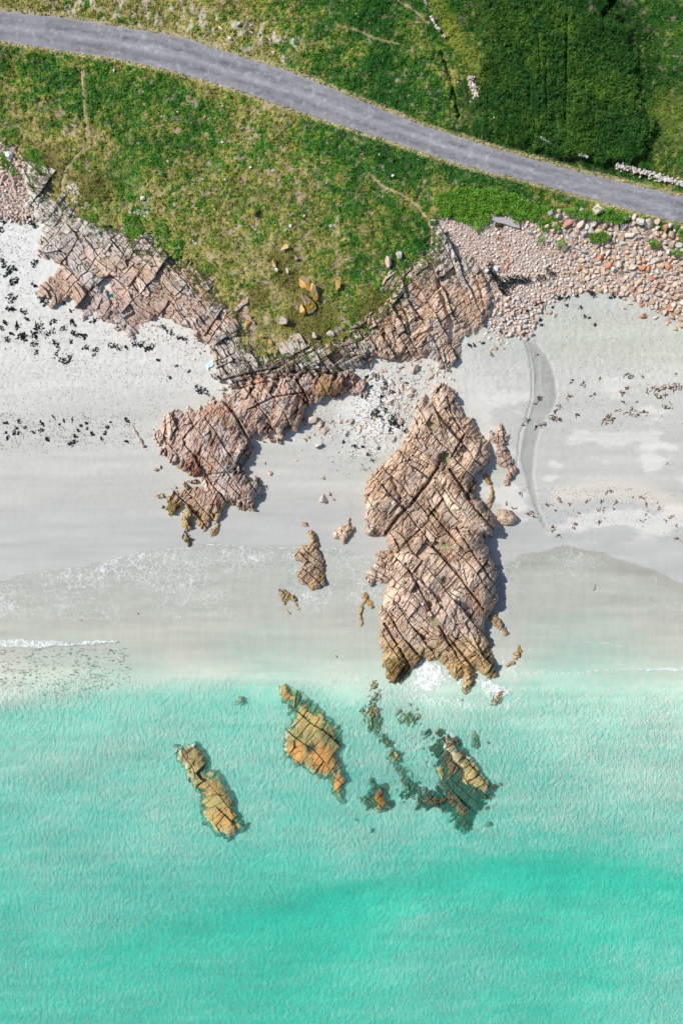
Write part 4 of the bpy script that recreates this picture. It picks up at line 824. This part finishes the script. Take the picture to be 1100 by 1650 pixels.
wall([(992,267),(1010,271),(1030,278),(1050,281),(1065,289),(1085,293),(1120,301)], 10, 3.6, .7, 'pale tumbled dry stone wall above the road at the right edge', 23)
wall([(868,220),(885,232),(905,240),(925,246),(952,256)], 6, 2.2, .3, 'faint overgrown line of wall stones at the lower edge of the dark field', 24, .5)

# ------------------------------------------------------------------ seaweed
def frond_clump(r, rs, style):
    bag = Bag(); asp = rs.uniform(.3, .95); bx = rs.normal(size=2) * r * .5
    if style == 'black':
        for k in range(int(7 + r * 30)):
            a = rs.uniform(0, 6.28); d = r * math.sqrt(rs.random()) * 1.15; q = rs.uniform(.04, .17) * (.5 + r * .8)
            n = 9; th = np.linspace(0, 6.283, n, endpoint=False); rad = q * rs.uniform(.45, 1.25, n)
            st = rs.uniform(.5, 1.9); an = rs.uniform(0, 3.14)
            x = rad * np.cos(th) * st; y = rad * np.sin(th); X = x * math.cos(an) - y * math.sin(an) + math.cos(a) * d; Y = x * math.sin(an) + y * math.cos(an) + math.sin(a) * d * asp + bx[1] * (d / r) ** 2 * math.cos(a)
            zc = rs.uniform(.05, .16) * min(1, r * 2 + .3)
            v = np.vstack([[X.mean(), Y.mean(), zc], np.stack([X * 1., Y * 1., np.full(n, -.03) + rs.uniform(0, .05, n)], 1)])
            f = np.array([[0, 1 + i, 1 + (i + 1) % n] for i in range(n)])
            bag.add(v, f, np.array([.008, .013, .015]) * rs.uniform(.6, 1.8))
    nfr = int(3 + r * 9) if style == 'kelp' else int(3 + r * 5)
    for k in range(nfr):
        a = rs.uniform(0, 6.28); p = np.array([rs.normal() * r * .45, rs.normal() * r * .3]); n = 8; ln = r * rs.uniform(.3, 1.7); w = rs.uniform(.02, .07) * (1.3 if style == 'kelp' else 1)
        pts = []; cur = rs.normal() * .5
        for i in range(n): pts.append(p.copy()); a += cur * .6 + rs.normal() * .25; p = p + ln / n * np.array([math.cos(a), math.sin(a)])
        pts = np.array(pts); T = np.gradient(pts, axis=0); T /= np.hypot(*T.T)[:, None] + 1e-9; N = np.stack([-T[:, 1], T[:, 0]], 1)
        ww = w * (1.15 - np.linspace(0, 1, n) * .8)[:, None] * rs.uniform(.6, 1.4, (n, 1)); z = np.linspace(.10, .03, n) + rs.uniform(0, .05)
        Lf = np.c_[pts + N * ww, z * .3]; Rt = np.c_[pts - N * ww, z * .3]; Md = np.c_[pts, z]
        v = np.vstack([Lf, Md, Rt]); f = []
        for i in range(n - 1):
            for q in (0, n): f += [[q + i, q + n + i, q + n + i + 1], [q + i, q + n + i + 1, q + i + 1]]
        c = np.array([.12, .042, .02]) if style == 'kelp' else np.array([.012, .016, .016])
        if style == 'kelp' and rs.random() < .35: c = np.array([.02, .012, .01])
        if style == 'kelp' and rs.random() < .2: c = np.array([.2, .08, .03])
        bag.add(v, np.array(f)[:, ::-1], c * rs.uniform(.7, 1.4))
    return bag.mesh('seaweed')
BLACK = [(57,423,7),(24,453,8),(56,460,5),(66,478,8),(73,486,7),(16,434,8),(6,424,6),(25,433,4),(103,486,5),(114,501,3),(154,516,6),(19,480,8),(18,498,7),(38,502,5),(44,514,4),(9,520,5),(28,524,6),(3,528,4),(86,518,5),(118,520,6),(64,528,9),(102,529,6),(36,542,8),(40,546,5),(56,540,7),(56,553,6),(59,566,5),(82,537,8),(126,540,9),(12,547,5),(20,538,4),(90,554,6),(93,568,4),(102,581,6),(112,577,7),(138,561,5),(154,564,6),(183,556,7),(192,561,5),(204,560,4),(138,540,3),(115,550,3),(218,554,5),(230,556,7),(243,560,7),(264,527,6),(276,536,5),(291,544,7),(300,547,5),(218,513,4),(273,608,3),(320,626,7),(331,630,6),(205,677,4),(5,355,6),(18,351,6),(30,353,5),(45,356,7),(56,362,6),(2,370,5),
 (9,681,4),(27,690,3),(22,697,4),(30,698,4),(10,697,2),(13,705,4),(41,689,3),(54,696,3),(67,693,4),(77,707,4),(96,684,2),(103,677,3),(117,677,3),(126,693,3),(114,715,5),(120,712,5),(121,702,4),(141,691,2),(149,699,4),(164,706,3),(170,698,3),(173,688,3),(179,680,2),(204,711,3),(140,682,3),(131,686,3),(68,682,5),(31,679,4),(86,671,3),(305,598,3),(285,590,3),(255,580,3),
 (605,664,9),(610,672,7),(634,672,10),(640,684,9),(633,680,8),(590,609,4),(603,604,4),(608,607,5),(620,617,5),(617,627,5),(615,638,6),(631,631,5),(615,649,4),(655,617,3),(586,637,6),(598,624,5),(572,719,5),(585,720,3),(593,732,4),(610,722,3),(650,736,5),(653,694,5),(621,661,5),(560,700,3),(553,712,3),(600,742,3),
 (792,444,7),(800,450,7),(806,460,8),(813,466,7),(818,455,7),(827,450,7),(838,453,6),(848,451,5),(789,428,5),(885,440,5),(871,447,5),(893,477,5),(903,480,6),(914,478,6),(928,476,4),(951,471,5),(987,476,6),(998,478,4),(871,487,5),(862,490,5),(848,500,6),(838,498,5),(827,496,4),(756,556,4),(764,556,3),(778,553,3),(816,540,5),(806,534,4),(795,524,4),(870,515,3),(872,524,3),(935,495,3),(942,510,3),(958,523,3),(948,512,3),(890,495,3),(912,492,3),(845,540,4)]
KELP = [(1015,605,7),(1034,607,3),(966,608,4),(937,620,5),(922,614,4),(1003,634,6),(1010,626,4),(1003,649,5),(994,660,4),(1052,626,7),(1060,628,5),(1075,625,8),(1086,621,7),(1097,624,5),(1041,632,4),(1060,638,7),(1072,636,5),(1070,657,6),(1080,656,5),(1017,662,7),(1026,669,6),(1036,665,6),(979,673,8),(974,678,7),(986,676,6),(929,667,4),(1024,647,3),(893,664,6),(891,675,7),(900,676,6),(900,655,4),(866,643,5),(862,650,3),(866,687,6),(877,684,6),(914,640,5),(849,678,4),(843,684,3),(956,636,4),(866,572,3),(1074,747,2),(1088,603,3),(856,827,6),(850,828,4),(890,854,5),(898,860,5),(925,846,6),(965,840,5),(932,829,4),(966,823,5),(944,809,4),(970,808,4),(882,813,5),(895,823,3),(917,812,4),(988,820,3),(992,809,4),(1033,802,5),(1041,814,4),(1040,828,2),(1034,839,4),(1019,801,3),(1071,839,3),(1082,833,5),(1088,847,3),(1089,868,5),(1060,820,3),(1058,809,2),(901,806,6),(838,795,4),(829,820,3),(957,947,3),(985,790,4),(975,794,3),(890,847,3),(223,988,1.6),(132,999,1)]
def area_w(x, y):
    if x < 240 and y < 400: return 'under the left cobbles'
    if x < 340 and y < 640:
        a = 'by the left cliff foot' if y < 475 else 'in the thick upper left band' if y < 535 else 'below the thick upper left band'
        return a + (', left part' if x < 70 else ', middle part' if x < 150 else ', right part')
    if x < 340 and y < 760: return 'in the thin left line' + (', left end' if x < 60 else ', middle' if x < 130 else ', right end')
    if x < 340: return 'alone in the left swash'
    if x < 700: return 'above the main outcrop' if y < 655 else 'left of the main outcrop'
    if y < 470: return 'on the cobble bank'
    if y < 570: return 'at the right cobble bank foot'
    if y < 700: return 'in the upper right beach row' if x > 950 else 'beside the stream channel'
    return 'in the lower right beach row' + (', left part' if x < 930 else ', middle part' if x < 1010 else ', right part')
items = []
for lst, st in ((BLACK, 'black'), (KELP, 'kelp')):
    for k, (x, y, r) in enumerate(lst):
        rs = np.random.RandomState(8000 + k + (500 if st == 'kelp' else 0))
        z = ground_z(x, y) + (.5 if (y < 475 and x > 780) else .0)
        me = frond_clump(r * .1 * ((1.3 if y < 475 and x > 780 else 1.0) if st == 'black' else 1.05), rs, st)
        X, Y, _ = W(x, y, z); o = link('seaweed', me, M['weed'], cat='seaweed', group='clumps of stranded seaweed', loc=(X, Y, z + .03))
        o.rotation_euler = (0, 0, (-.6 if st == 'black' else .3) + rs.normal() * .7)
        sz = 'large' if r >= 7 else 'medium' if r >= 4.5 else 'small'
        items.append((o, x, y, sz + (' black' if st == 'black' else ' reddish brown'), area_w(x, y)))
label_all(items, 'seaweed clump')
for o in col.objects:
    if 'label' in o and len(o['label'].split()) > 16: print('LONG', o.name, o['label'])
# flecks
def flecks(areas, colr, name, label, zup=.02):
    V = []; F = []; C = []; n0 = 0
    for (poly, n, s) in areas:
        P = np.array(poly); m = n * 3; x = RS.uniform(P[:, 0].min(), P[:, 0].max(), m); y = RS.uniform(P[:, 1].min(), P[:, 1].max(), m)
        ok = (sdist(x, y, poly) > 0) & (fbm(x / 14, y / 9, 300, 3) + .35 * RS.random(m) > .62); x = x[ok][:n]; y = y[ok][:n]; k = len(x)
        z = sand_f(x[None], y[None])[0][0] + zup; X, Y, Z = W(x, y, z); a = RS.uniform(0, 3.14, k); l = s * RS.uniform(.4, 1.8, k); w = s * RS.uniform(.15, .5, k)
        cx, sx = np.cos(a), np.sin(a); z1 = z + w * .8
        q = np.stack([np.stack([X + cx * l, Y + sx * l, z], 1), np.stack([X - sx * w, Y + cx * w, z1], 1), np.stack([X - cx * l * .8, Y - sx * l, z], 1), np.stack([X + sx * w, Y - cx * w, z1 * 1.], 1)], 1)
        V.append(q.reshape(-1, 3)); F.append(np.arange(k * 4).reshape(k, 4) + n0); n0 += k * 4; C.append(np.repeat(np.array(colr)[None] * RS.uniform(.6, 1.6, (k, 1)), 4, 0))
    link(name, raw_mesh(name, np.concatenate(V), np.concatenate(F), 4, np.concatenate(C)), M['weed'], label=label, cat='seaweed', kind='stuff')
flecks([([(0,400),(60,400),(60,480),(140,520),(330,560),(330,640),(200,600),(0,600)], 1300, .09), ([(0,600),(300,600),(260,690),(220,725),(0,735)], 1300, .07), ([(0,665),(230,665),(230,715),(0,725)], 600, .09),
        ([(500,640),(600,640),(660,700),(640,750),(560,770),(500,740)], 400, .08), ([(560,590),(680,590),(670,680),(590,760),(560,740)], 700, .11), ([(0,345),(60,350),(60,385),(0,420)], 150, .1)], [.015, .016, .017], 'seaweed_flecks', 'fine black seaweed specks strewn over the left and middle beach')
flecks([([(850,480),(1100,510),(1100,620),(950,600),(860,600)], 350, .08), ([(760,550),(850,560),(850,700),(800,680),(770,620)], 110, .07), ([(860,590),(1100,590),(1100,690),(880,700)], 200, .09), ([(840,785),(1000,785),(1100,800),(1100,880),(1040,850),(860,840)], 420, .09)], [.05, .025, .015], 'seaweed_scraps', 'brown seaweed scraps dotting the right-hand beach')
flecks([([(0,1045),(210,1045),(210,1100),(120,1130),(0,1110)], 620, .13)], [.05, .04, .035], 'drifting_weed_bits', 'torn weed drifting in the shallows behind the left breaker', zup=.14)

# ------------------------------------------------------------------ vegetation
def tufts(n, px, py, z, colr, hgt, rad, nb, bw, lean=.7):
    """n tufts; each nb narrow blades leaning outward"""
    s = (H - z) / H * U; X = (px - 550) * s; Y = (825 - py) * s
    k = n * nb; ti = np.repeat(np.arange(n), nb)
    a = RS.uniform(0, 6.283, k); l = rad[ti] * RS.uniform(.5, 1.3, k); h = hgt[ti] * RS.uniform(.5, 1.25, k); w = bw * RS.uniform(.6, 1.4, k)
    bx = X[ti] + RS.normal(size=k) * rad[ti] * .25; by = Y[ti] + RS.normal(size=k) * rad[ti] * .25; bz = z[ti] - .05
    ca, sa = np.cos(a), np.sin(a)
    p0 = np.stack([bx - sa * w * .5, by + ca * w * .5, bz], 1); p1 = np.stack([bx + sa * w * .5, by - ca * w * .5, bz], 1)
    m = np.stack([bx + ca * l * .45, by + sa * l * .45, bz + h * .85], 1); dm = np.stack([-sa * w * .6, ca * w * .6, 0 * w], 1)
    tip = np.stack([bx + ca * l, by + sa * l, bz + h * lean], 1)
    V = np.stack([p0, p1, m - dm, tip, m + dm], 1).reshape(-1, 3)
    b = np.arange(k)[:, None] * 5
    F = np.concatenate([b + [0, 1, 2], b + [0, 2, 4], b + [4, 2, 3]], 1).reshape(-1, 3)
    cc = colr[ti] * RS.uniform(.7, 1.35, (k, 1)); C = np.repeat(cc, 5, 0).reshape(k, 5, 3); C[:, 3] *= 1.15
    return V, F, C.reshape(-1, 3)

N = 175000
px = RS.uniform(-90, 1190, N); py = RS.uniform(-110, 600, N)
z, rd, fsd, gsd = land(px[None], py[None]); c, dd, bare, f = land_col(px[None], py[None], rd, fsd)
z, rd, fsd, gsd, c, dd, bare, f = z[0], rd[0], fsd[0], gsd[0], c[0], dd[0], bare[0], f[0]
foot = np.full(N, 99.)
for l in FOOT: foot = np.minimum(foot, ldist(px, py, l))
dens = np.clip(1.15 - .75 * np.clip(dd, 0, 1.2), .1, 1) * (1 - .9 * bare); dens = np.where(f > .5, 1, dens) * sst(1.0, 4, foot)
ok = (gsd > -3) & (rd < -.5) & (RS.random(N) < dens)
px, py, z, rd, fsd, gsd, c, dd, f = [v[ok] for v in (px, py, z, rd, fsd, gsd, c, dd, f)]
n = len(px)
cl = fbm(px / 4.5, py / 5.5, 350, 3)
bright = sst(.5, .6, cl)[:, None]
c = c * RS.uniform(.75, 1.35, (n, 1)) * np.where(px > 560, 1.7, 2.05)[:, None]
c = c * (1 - bright * .5) + np.array([.07, .20, .022]) * bright * .5 * np.where(f > .5, .35, 1)[:, None] * (1.2 - .6 * np.clip(dd, 0, 1))[:, None]
fl = RS.random(n) < np.where(f > .5, .03, .02); c[fl] = np.where(f[fl][:, None] > .5, [[.10, .16, .03]], [[.33, .33, .10]])
hg = np.where(f > .5, RS.uniform(.35, .7, n), RS.uniform(.1, .3, n)) * np.clip(1.2 + .6 * (cl - .5), .5, 2); rad = np.where(f > .5, .28, .20) * RS.uniform(.7, 1.3, n)
V, F, C = tufts(n, px, py, z, c, hg, rad, 5, .07)
link('grass', raw_mesh('grass', V, F, 3, C), M['leaf'], label='rough coastal grass and low herbs over the headland and field', cat='grass', kind='stuff')

# leafy ground plants along the top of the cobble bank and on the cliff edges
LEAFP = [(708,312),(740,302),(790,306),(830,316),(880,332),(880,345),(905,352),(900,368),(880,372),(864,362),(842,352),(838,372),(830,360),(815,342),(790,346),(784,366),(772,372),(760,362),(730,356),(712,344),(698,330)]
def leaves(poly, n, colr, size, rise, rag=6):
    P = np.array(poly); m = n * 3; x = RS.uniform(P[:, 0].min() - 8, P[:, 0].max() + 8, m); y = RS.uniform(P[:, 1].min() - 8, P[:, 1].max() + 8, m)
    cl = fbm(x / 8, y / 8, 370, 3)
    ok = (sdist(x, y, poly) + rag * 2.4 * (cl - .5) > 0); x, y, cl = x[ok][:n], y[ok][:n], cl[ok][:n]; k = len(x)
    zs = np.where(sdist(x, y, GRASS) > 0, zland(x, y), np.maximum(zsand(x, y), 0)) 
    z = np.maximum(zs, zsand(x, y)) + rise * (.3 + 1.2 * cl) * RS.uniform(.5, 1.1, k)
    col_ = np.array(colr)[None] * RS.uniform(.6, 1.5, (k, 1)) * (.5 + cl[:, None]); yl = RS.random(k) < .12; col_[yl] = [.32, .36, .05]
    s = (H - z) / H * U; X = (x - 550) * s; Y = (825 - y) * s
    V = []; a = RS.uniform(0, 6.283, k); sz = size * RS.uniform(.5, 1.4, k); tl = RS.uniform(-.5, .5, k)
    ca, sa = np.cos(a), np.sin(a)
    q = np.stack([np.stack([X, Y, z], 1), np.stack([X + ca * sz - sa * sz * .45, Y + sa * sz + ca * sz * .45, z + tl * sz], 1), np.stack([X + ca * sz * 1.9, Y + sa * sz * 1.9, z - .04], 1), np.stack([X + ca * sz + sa * sz * .45, Y + sa * sz - ca * sz * .45, z + tl * sz * .4 + .04], 1)], 1)
    return q.reshape(-1, 3), np.arange(k * 4).reshape(k, 4), np.repeat(col_, 4, 0)
parts = [leaves(LEAFP, 9000, [.10, .27, .025], .13, .7)]
for pl, n in [([(945,376),(975,372),(985,384),(965,394),(948,388)], 700), ([(1046,390),(1058,385),(1062,398),(1052,405)], 350), ([(1078,404),(1092,398),(1098,408),(1086,416)], 350), ([(866,382),(874,380),(876,394),(866,392)], 160), ([(898,388),(905,386),(908,396),(900,398)], 130),
              ([(905,338),(960,336),(1010,345),(1000,360),(960,352),(920,350)], 1500), ([(1086,372),(1110,368),(1110,392),(1096,388)], 500), ([(46,240),(62,240),(76,272),(68,285),(56,268)], 700), ([(0,248),(14,252),(20,268),(8,272),(0,262)], 400), ([(20,268),(28,272),(26,284),(18,278)], 150), ([(34,246),(44,256),(40,262),(32,254)], 120),
              ([(196,345),(225,345),(232,372),(215,388),(200,372)], 700), ([(130,336),(150,330),(155,358),(138,362)], 400), ([(225,382),(240,380),(240,398),(228,400)], 200), ([(72,352),(80,350),(80,366),(73,366)], 80), ([(702,380),(712,378),(722,402),(712,405)], 300), ([(0,205),(20,205),(25,232),(8,240),(0,235)], 300), ([(250,358),(262,355),(268,380),(255,382)], 250), ([(328,420),(342,425),(345,445),(330,440)], 250), ([(648,465),(662,460),(665,475),(652,478)], 120), ([(372,545),(390,545),(410,572),(395,575)], 250), ([(570,575),(582,572),(584,584),(574,586)], 60)]:
    parts.append(leaves(pl, int(n * 1.5), [.09, .235, .025], .12, 1.25 if pl[0][0] > 860 else .5, 5))
# scattered clumps along the ragged turf edge and through the turf
cx = RS.uniform(40, 720, 900); cy = RS.uniform(240, 590, 900); g = sdist(cx, cy, GRASS)
sel = (np.abs(g + 4) < 14) & (RS.random(900) < .55)
for x, y in zip(cx[sel], cy[sel]):
    r = RS.uniform(1.5, 4); parts.append(leaves([(x - r, y - r), (x + r, y - r * .6), (x + r * .7, y + r), (x - r * .8, y + r * .7)], int(10 * r), [.08, .19, .025], .09, .3, 3))
bpy.context.view_layer.update(); _dg = bpy.context.evaluated_depsgraph_get()
def ray(px, py):
    x, y, _ = W(px, py, 5.0); d = Vector((x, y, 5 - H)).normalized(); hit, p, nrm, i, ob, mt = bpy.context.scene.ray_cast(_dg, (0, 0, H), d)
    return (p, ob.name) if hit else (None, '')
XX = RS.uniform(40, 720, 40000); YY = RS.uniform(235, 610, 40000); GG = land(XX[None], YY[None])[3][0] + 24 * (fbm(XX / 12, YY / 12, 8, 2) - .5)
ok = (GG < 4) & (RS.random(40000) < np.exp(GG / 11) * .5)
nc = 0
for x, y in zip(XX[ok][:1100], YY[ok][:1100]):
    p, nm = ray(x, y)
    if p is None or not nm.startswith('rock_cliff'): continue
    nc += 1; r = rr.uniform(.12, .55); n_ = int(14 + 80 * r)
    for q in range(1):
        a = RS.uniform(0, 6.283, n_); d = r * np.sqrt(RS.random(n_)); X = p.x + d * np.cos(a); Y = p.y + d * np.sin(a) * .8; z = p.z + RS.uniform(-.02, .22, n_); sz = .07 * RS.uniform(.5, 1.4, n_); a = RS.uniform(0, 6.283, n_); ca, sa = np.cos(a), np.sin(a)
        qd = np.stack([np.stack([X, Y, z], 1), np.stack([X + ca * sz - sa * sz * .45, Y + sa * sz + ca * sz * .45, z + .03], 1), np.stack([X + ca * sz * 2, Y + sa * sz * 2, z - .04], 1), np.stack([X + ca * sz + sa * sz * .45, Y + sa * sz - ca * sz * .45, z + .05], 1)], 1)
        cc_ = np.array([[.09, .20, .025], [.16, .17, .04], [.12, .13, .03]][rr.randrange(3)])[None] * RS.uniform(.6, 1.4, (n_, 1))
        parts.append((qd.reshape(-1, 3), np.arange(n_ * 4).reshape(n_, 4), np.repeat(cc_, 4, 0)))
print('creeping clumps', nc)
V = []; F = []; C = []; o0 = 0
for v, f_, c_ in parts: V.append(v); F.append(f_ + o0); C.append(c_); o0 += len(v)
link('leafy_ground_plants', raw_mesh('leafy_ground_plants', np.concatenate(V), np.concatenate(F), 4, np.concatenate(C)), M['leaf'], label='bright green leafy plants spreading along the top of the cobbles and cliff edge', cat='ground plants', kind='stuff')

# ------------------------------------------------------------------ culvert, net, litter
def empty(name, loc, label, cat):
    e = bpy.data.objects.new(name, None); col.objects.link(e); e.location = loc; e['label'] = label; e['category'] = cat; return e
z0 = ground_z(803, 362); X0, Y0, _ = W(803, 360, z0)
cv = empty('culvert', (X0, Y0, z0), 'weathered concrete culvert with a dark round mouth at the top of the cobble bank', 'culvert')
bag = Bag()
def slab(pts, z1, z2):
    P = np.array([[(p[0] - 803) * .094, -(p[1] - 360) * .094] for p in pts]); n = len(P)
    a_, b_, c_, d_ = (z1, z2, z2, z1) if n == 4 else (z1,) * 4
    v = np.vstack([np.c_[P, np.full(n, z1) + np.linspace(0, .06, n)], np.c_[P, np.full(n, z2)]]); f = []
    for i in range(n): j = (i + 1) % n; f += [[i, j, n + j], [i, n + j, n + i]]
    for i in range(1, n - 1): f.append([0, i, i + 1])
    return v, np.array(f)
v, f_ = slab([(783,346),(797,345),(806,352),(822,358),(834,360),(836,370),(826,368),(812,363),(800,361),(790,356)], .55, -.5)
bag.add(v, f_, np.array([.36, .345, .34]))
link('headwall', bag.mesh('headwall'), M['conc'], parent=cv)
# pipe
bag = Bag(); n = 20; th = np.linspace(0, 2 * math.pi, n, endpoint=False); rings = []
for (r, yy) in ((.45, .3), (.55, .3), (.55, -.22), (.45, -.22), (.43, 1.2)): rings.append(np.stack([r * np.cos(th), np.full(n, yy) - .1 * 0, r * np.sin(th) + .12], 1))
v = np.vstack([rings[4], rings[3], rings[2], rings[1]]); f_ = []
for k in range(3):
    for i in range(n): j = (i + 1) % n; f_ += [[k * n + i, k * n + j, (k + 1) * n + j], [k * n + i, (k + 1) * n + j, (k + 1) * n + i]]
bag.add(v * [1.1, 1, 1] + [0, -.35, -.08], np.array(f_), np.array([.05, .035, .02])); link('pipe', bag.mesh('pipe'), M['conc'], parent=cv)
# rusty outflow stain below: wet stones are inside the cobbles; a trickle of water
# tangled green net with a white ring, caught in the left cliff
zn = 4.9
def tube(pts, r, seg=5):
    P = np.array(pts); n = len(P); T = np.gradient(P, axis=0); T /= np.linalg.norm(T, axis=1)[:, None] + 1e-9
    up = np.array([0, 0, 1.]); A = np.cross(T, up + 1e-3); A /= np.linalg.norm(A, axis=1)[:, None] + 1e-9; B = np.cross(T, A); th = np.linspace(0, 6.283, seg, endpoint=False)
    v = (P[:, None] + r * (np.cos(th)[None, :, None] * A[:, None] + np.sin(th)[None, :, None] * B[:, None])).reshape(-1, 3); f = []
    for i in range(n - 1):
        for j in range(seg): k = (j + 1) % seg; f += [[i * seg + j, i * seg + k, (i + 1) * seg + k], [i * seg + j, (i + 1) * seg + k, (i + 1) * seg + j]]
    return v, np.array(f)
dg = bpy.context.evaluated_depsgraph_get()
def drop(px, py):
    bpy.context.view_layer.update(); x, y, _ = W(px, py, 3.0)
    hit, p, nrm, i, ob, mt = bpy.context.scene.ray_cast(bpy.context.evaluated_depsgraph_get(), (0, 0, H), (x, y, 3 - H) if False else ((x) / math.sqrt(x*x+y*y+(H-3)**2), y / math.sqrt(x*x+y*y+(H-3)**2), (3 - H) / math.sqrt(x*x+y*y+(H-3)**2)))
    return p
p = drop(181, 477)
nt_ = empty('fishing_net', p, 'tangled teal green net scrap with a white ring caught on the left rock slope', 'fishing net')
bag = Bag(); rs = np.random.RandomState(5)
for k in range(16):
    t = np.linspace(0, 1, 14); q = np.stack([.35 * np.sin(t * rs.uniform(4, 9) + rs.uniform(0, 6)) * rs.uniform(.5, 1), .3 * np.cos(t * rs.uniform(4, 9) + rs.uniform(0, 6)), .14 + .12 * np.sin(t * 9 + rs.uniform(0, 6))], 1)
    v, f_ = tube(q, .022, 4); bag.add(v, f_, np.array([.02, .26, .24]) * rs.uniform(.6, 1.3))
link('netting', bag.mesh('netting'), M['net'], parent=nt_)
th = np.linspace(0, 6.283, 22); v, f_ = tube(np.stack([.17 * np.cos(th) + .05, .17 * np.sin(th) - .5, 0 * th + .25], 1), .05, 6)
bag = Bag(); bag.add(v, f_, np.array([.8, .8, .8])); link('ring', bag.mesh('ring', smooth=True), M['net'], parent=nt_)
p = drop(338, 588)
sh = empty('plastic_sheet', p, 'crumpled pale blue plastic sheet with red and dark tags on sand by the cliff foot', 'plastic sheet')
g = np.linspace(-1, 1, 15); GX, GY = np.meshgrid(g, g); xx = GX * .75 + .1 * GY; yy = GY * .38 * (1 + .25 * np.sin(GX * 5)); zz = .1 + .16 * fbm(GX * 3 + 9, GY * 3, 5, 3)
an = math.radians(40); v = np.stack([xx * math.cos(an) - yy * math.sin(an), xx * math.sin(an) + yy * math.cos(an), zz], -1).reshape(-1, 3)
idx = np.arange(225).reshape(15, 15); q = np.stack([idx[:-1, :-1], idx[:-1, 1:], idx[1:, 1:], idx[1:, :-1]], -1).reshape(-1, 4)
link('sheet', raw_mesh('sheet', v, q, 4, np.broadcast_to([.58, .76, .78], v.shape)), M['net'], parent=sh)
for dx, dy, cc_ in ((.12, .16, [.5, .06, .03]), (-.12, -.12, [.03, .04, .06])):
    v, f_ = stone_geo(.16, .1, .06, .8, RS, ICO1, .5); bag = Bag(); bag.add(v + [dx, dy, .26], f_, np.array(cc_)); link('tag', bag.mesh('tag'), M['net'], parent=sh)

# ------------------------------------------------------------------ light, sky, camera
w = bpy.data.worlds.new('World'); bpy.context.scene.world = w; w.use_nodes = True; nt = w.node_tree
bg = nt.nodes['Background']; sky = nt.nodes.new('ShaderNodeTexSky'); sky.sky_type = 'NISHITA'; sky.sun_disc = False
EL = math.radians(47); shadow = np.array([1.0, -.30]); az_to = -shadow / np.linalg.norm(shadow)      # direction toward the sun, ground plane
sky.sun_elevation = EL; sky.sun_rotation = math.atan2(az_to[0], az_to[1])
nt.links.new(sky.outputs[0], bg.inputs[0]); bg.inputs[1].default_value = .11
ld = bpy.data.lights.new('sun', 'SUN'); ld.energy = 4.6; ld.angle = math.radians(.5); ld.color = (1, .955, .89)
lo = bpy.data.objects.new('sun', ld); col.objects.link(lo)
from mathutils import Vector
sv = Vector((az_to[0] * math.cos(EL), az_to[1] * math.cos(EL), math.sin(EL))); lo.rotation_euler = sv.to_track_quat('Z', 'Y').to_euler(); lo.location = sv * 200
cd = bpy.data.cameras.new('camera'); cam = bpy.data.objects.new('camera', cd); col.objects.link(cam); cam.location = (0, 0, H); cam.rotation_euler = (0, 0, 0)
cd.sensor_fit = 'VERTICAL'; cd.angle = 2 * math.atan(82.5 / H); cd.clip_start = 1; cd.clip_end = 3000
sc = bpy.context.scene; sc.camera = cam
sc.view_settings.view_transform = 'Standard'; sc.view_settings.look = 'None'; sc.view_settings.gamma = 1; sc.view_settings.exposure = .1
sc.render.film_transparent = False
sc.cycles.max_bounces = 6; sc.cycles.transparent_max_bounces = 8; sc.cycles.diffuse_bounces = 3; sc.cycles.glossy_bounces = 2
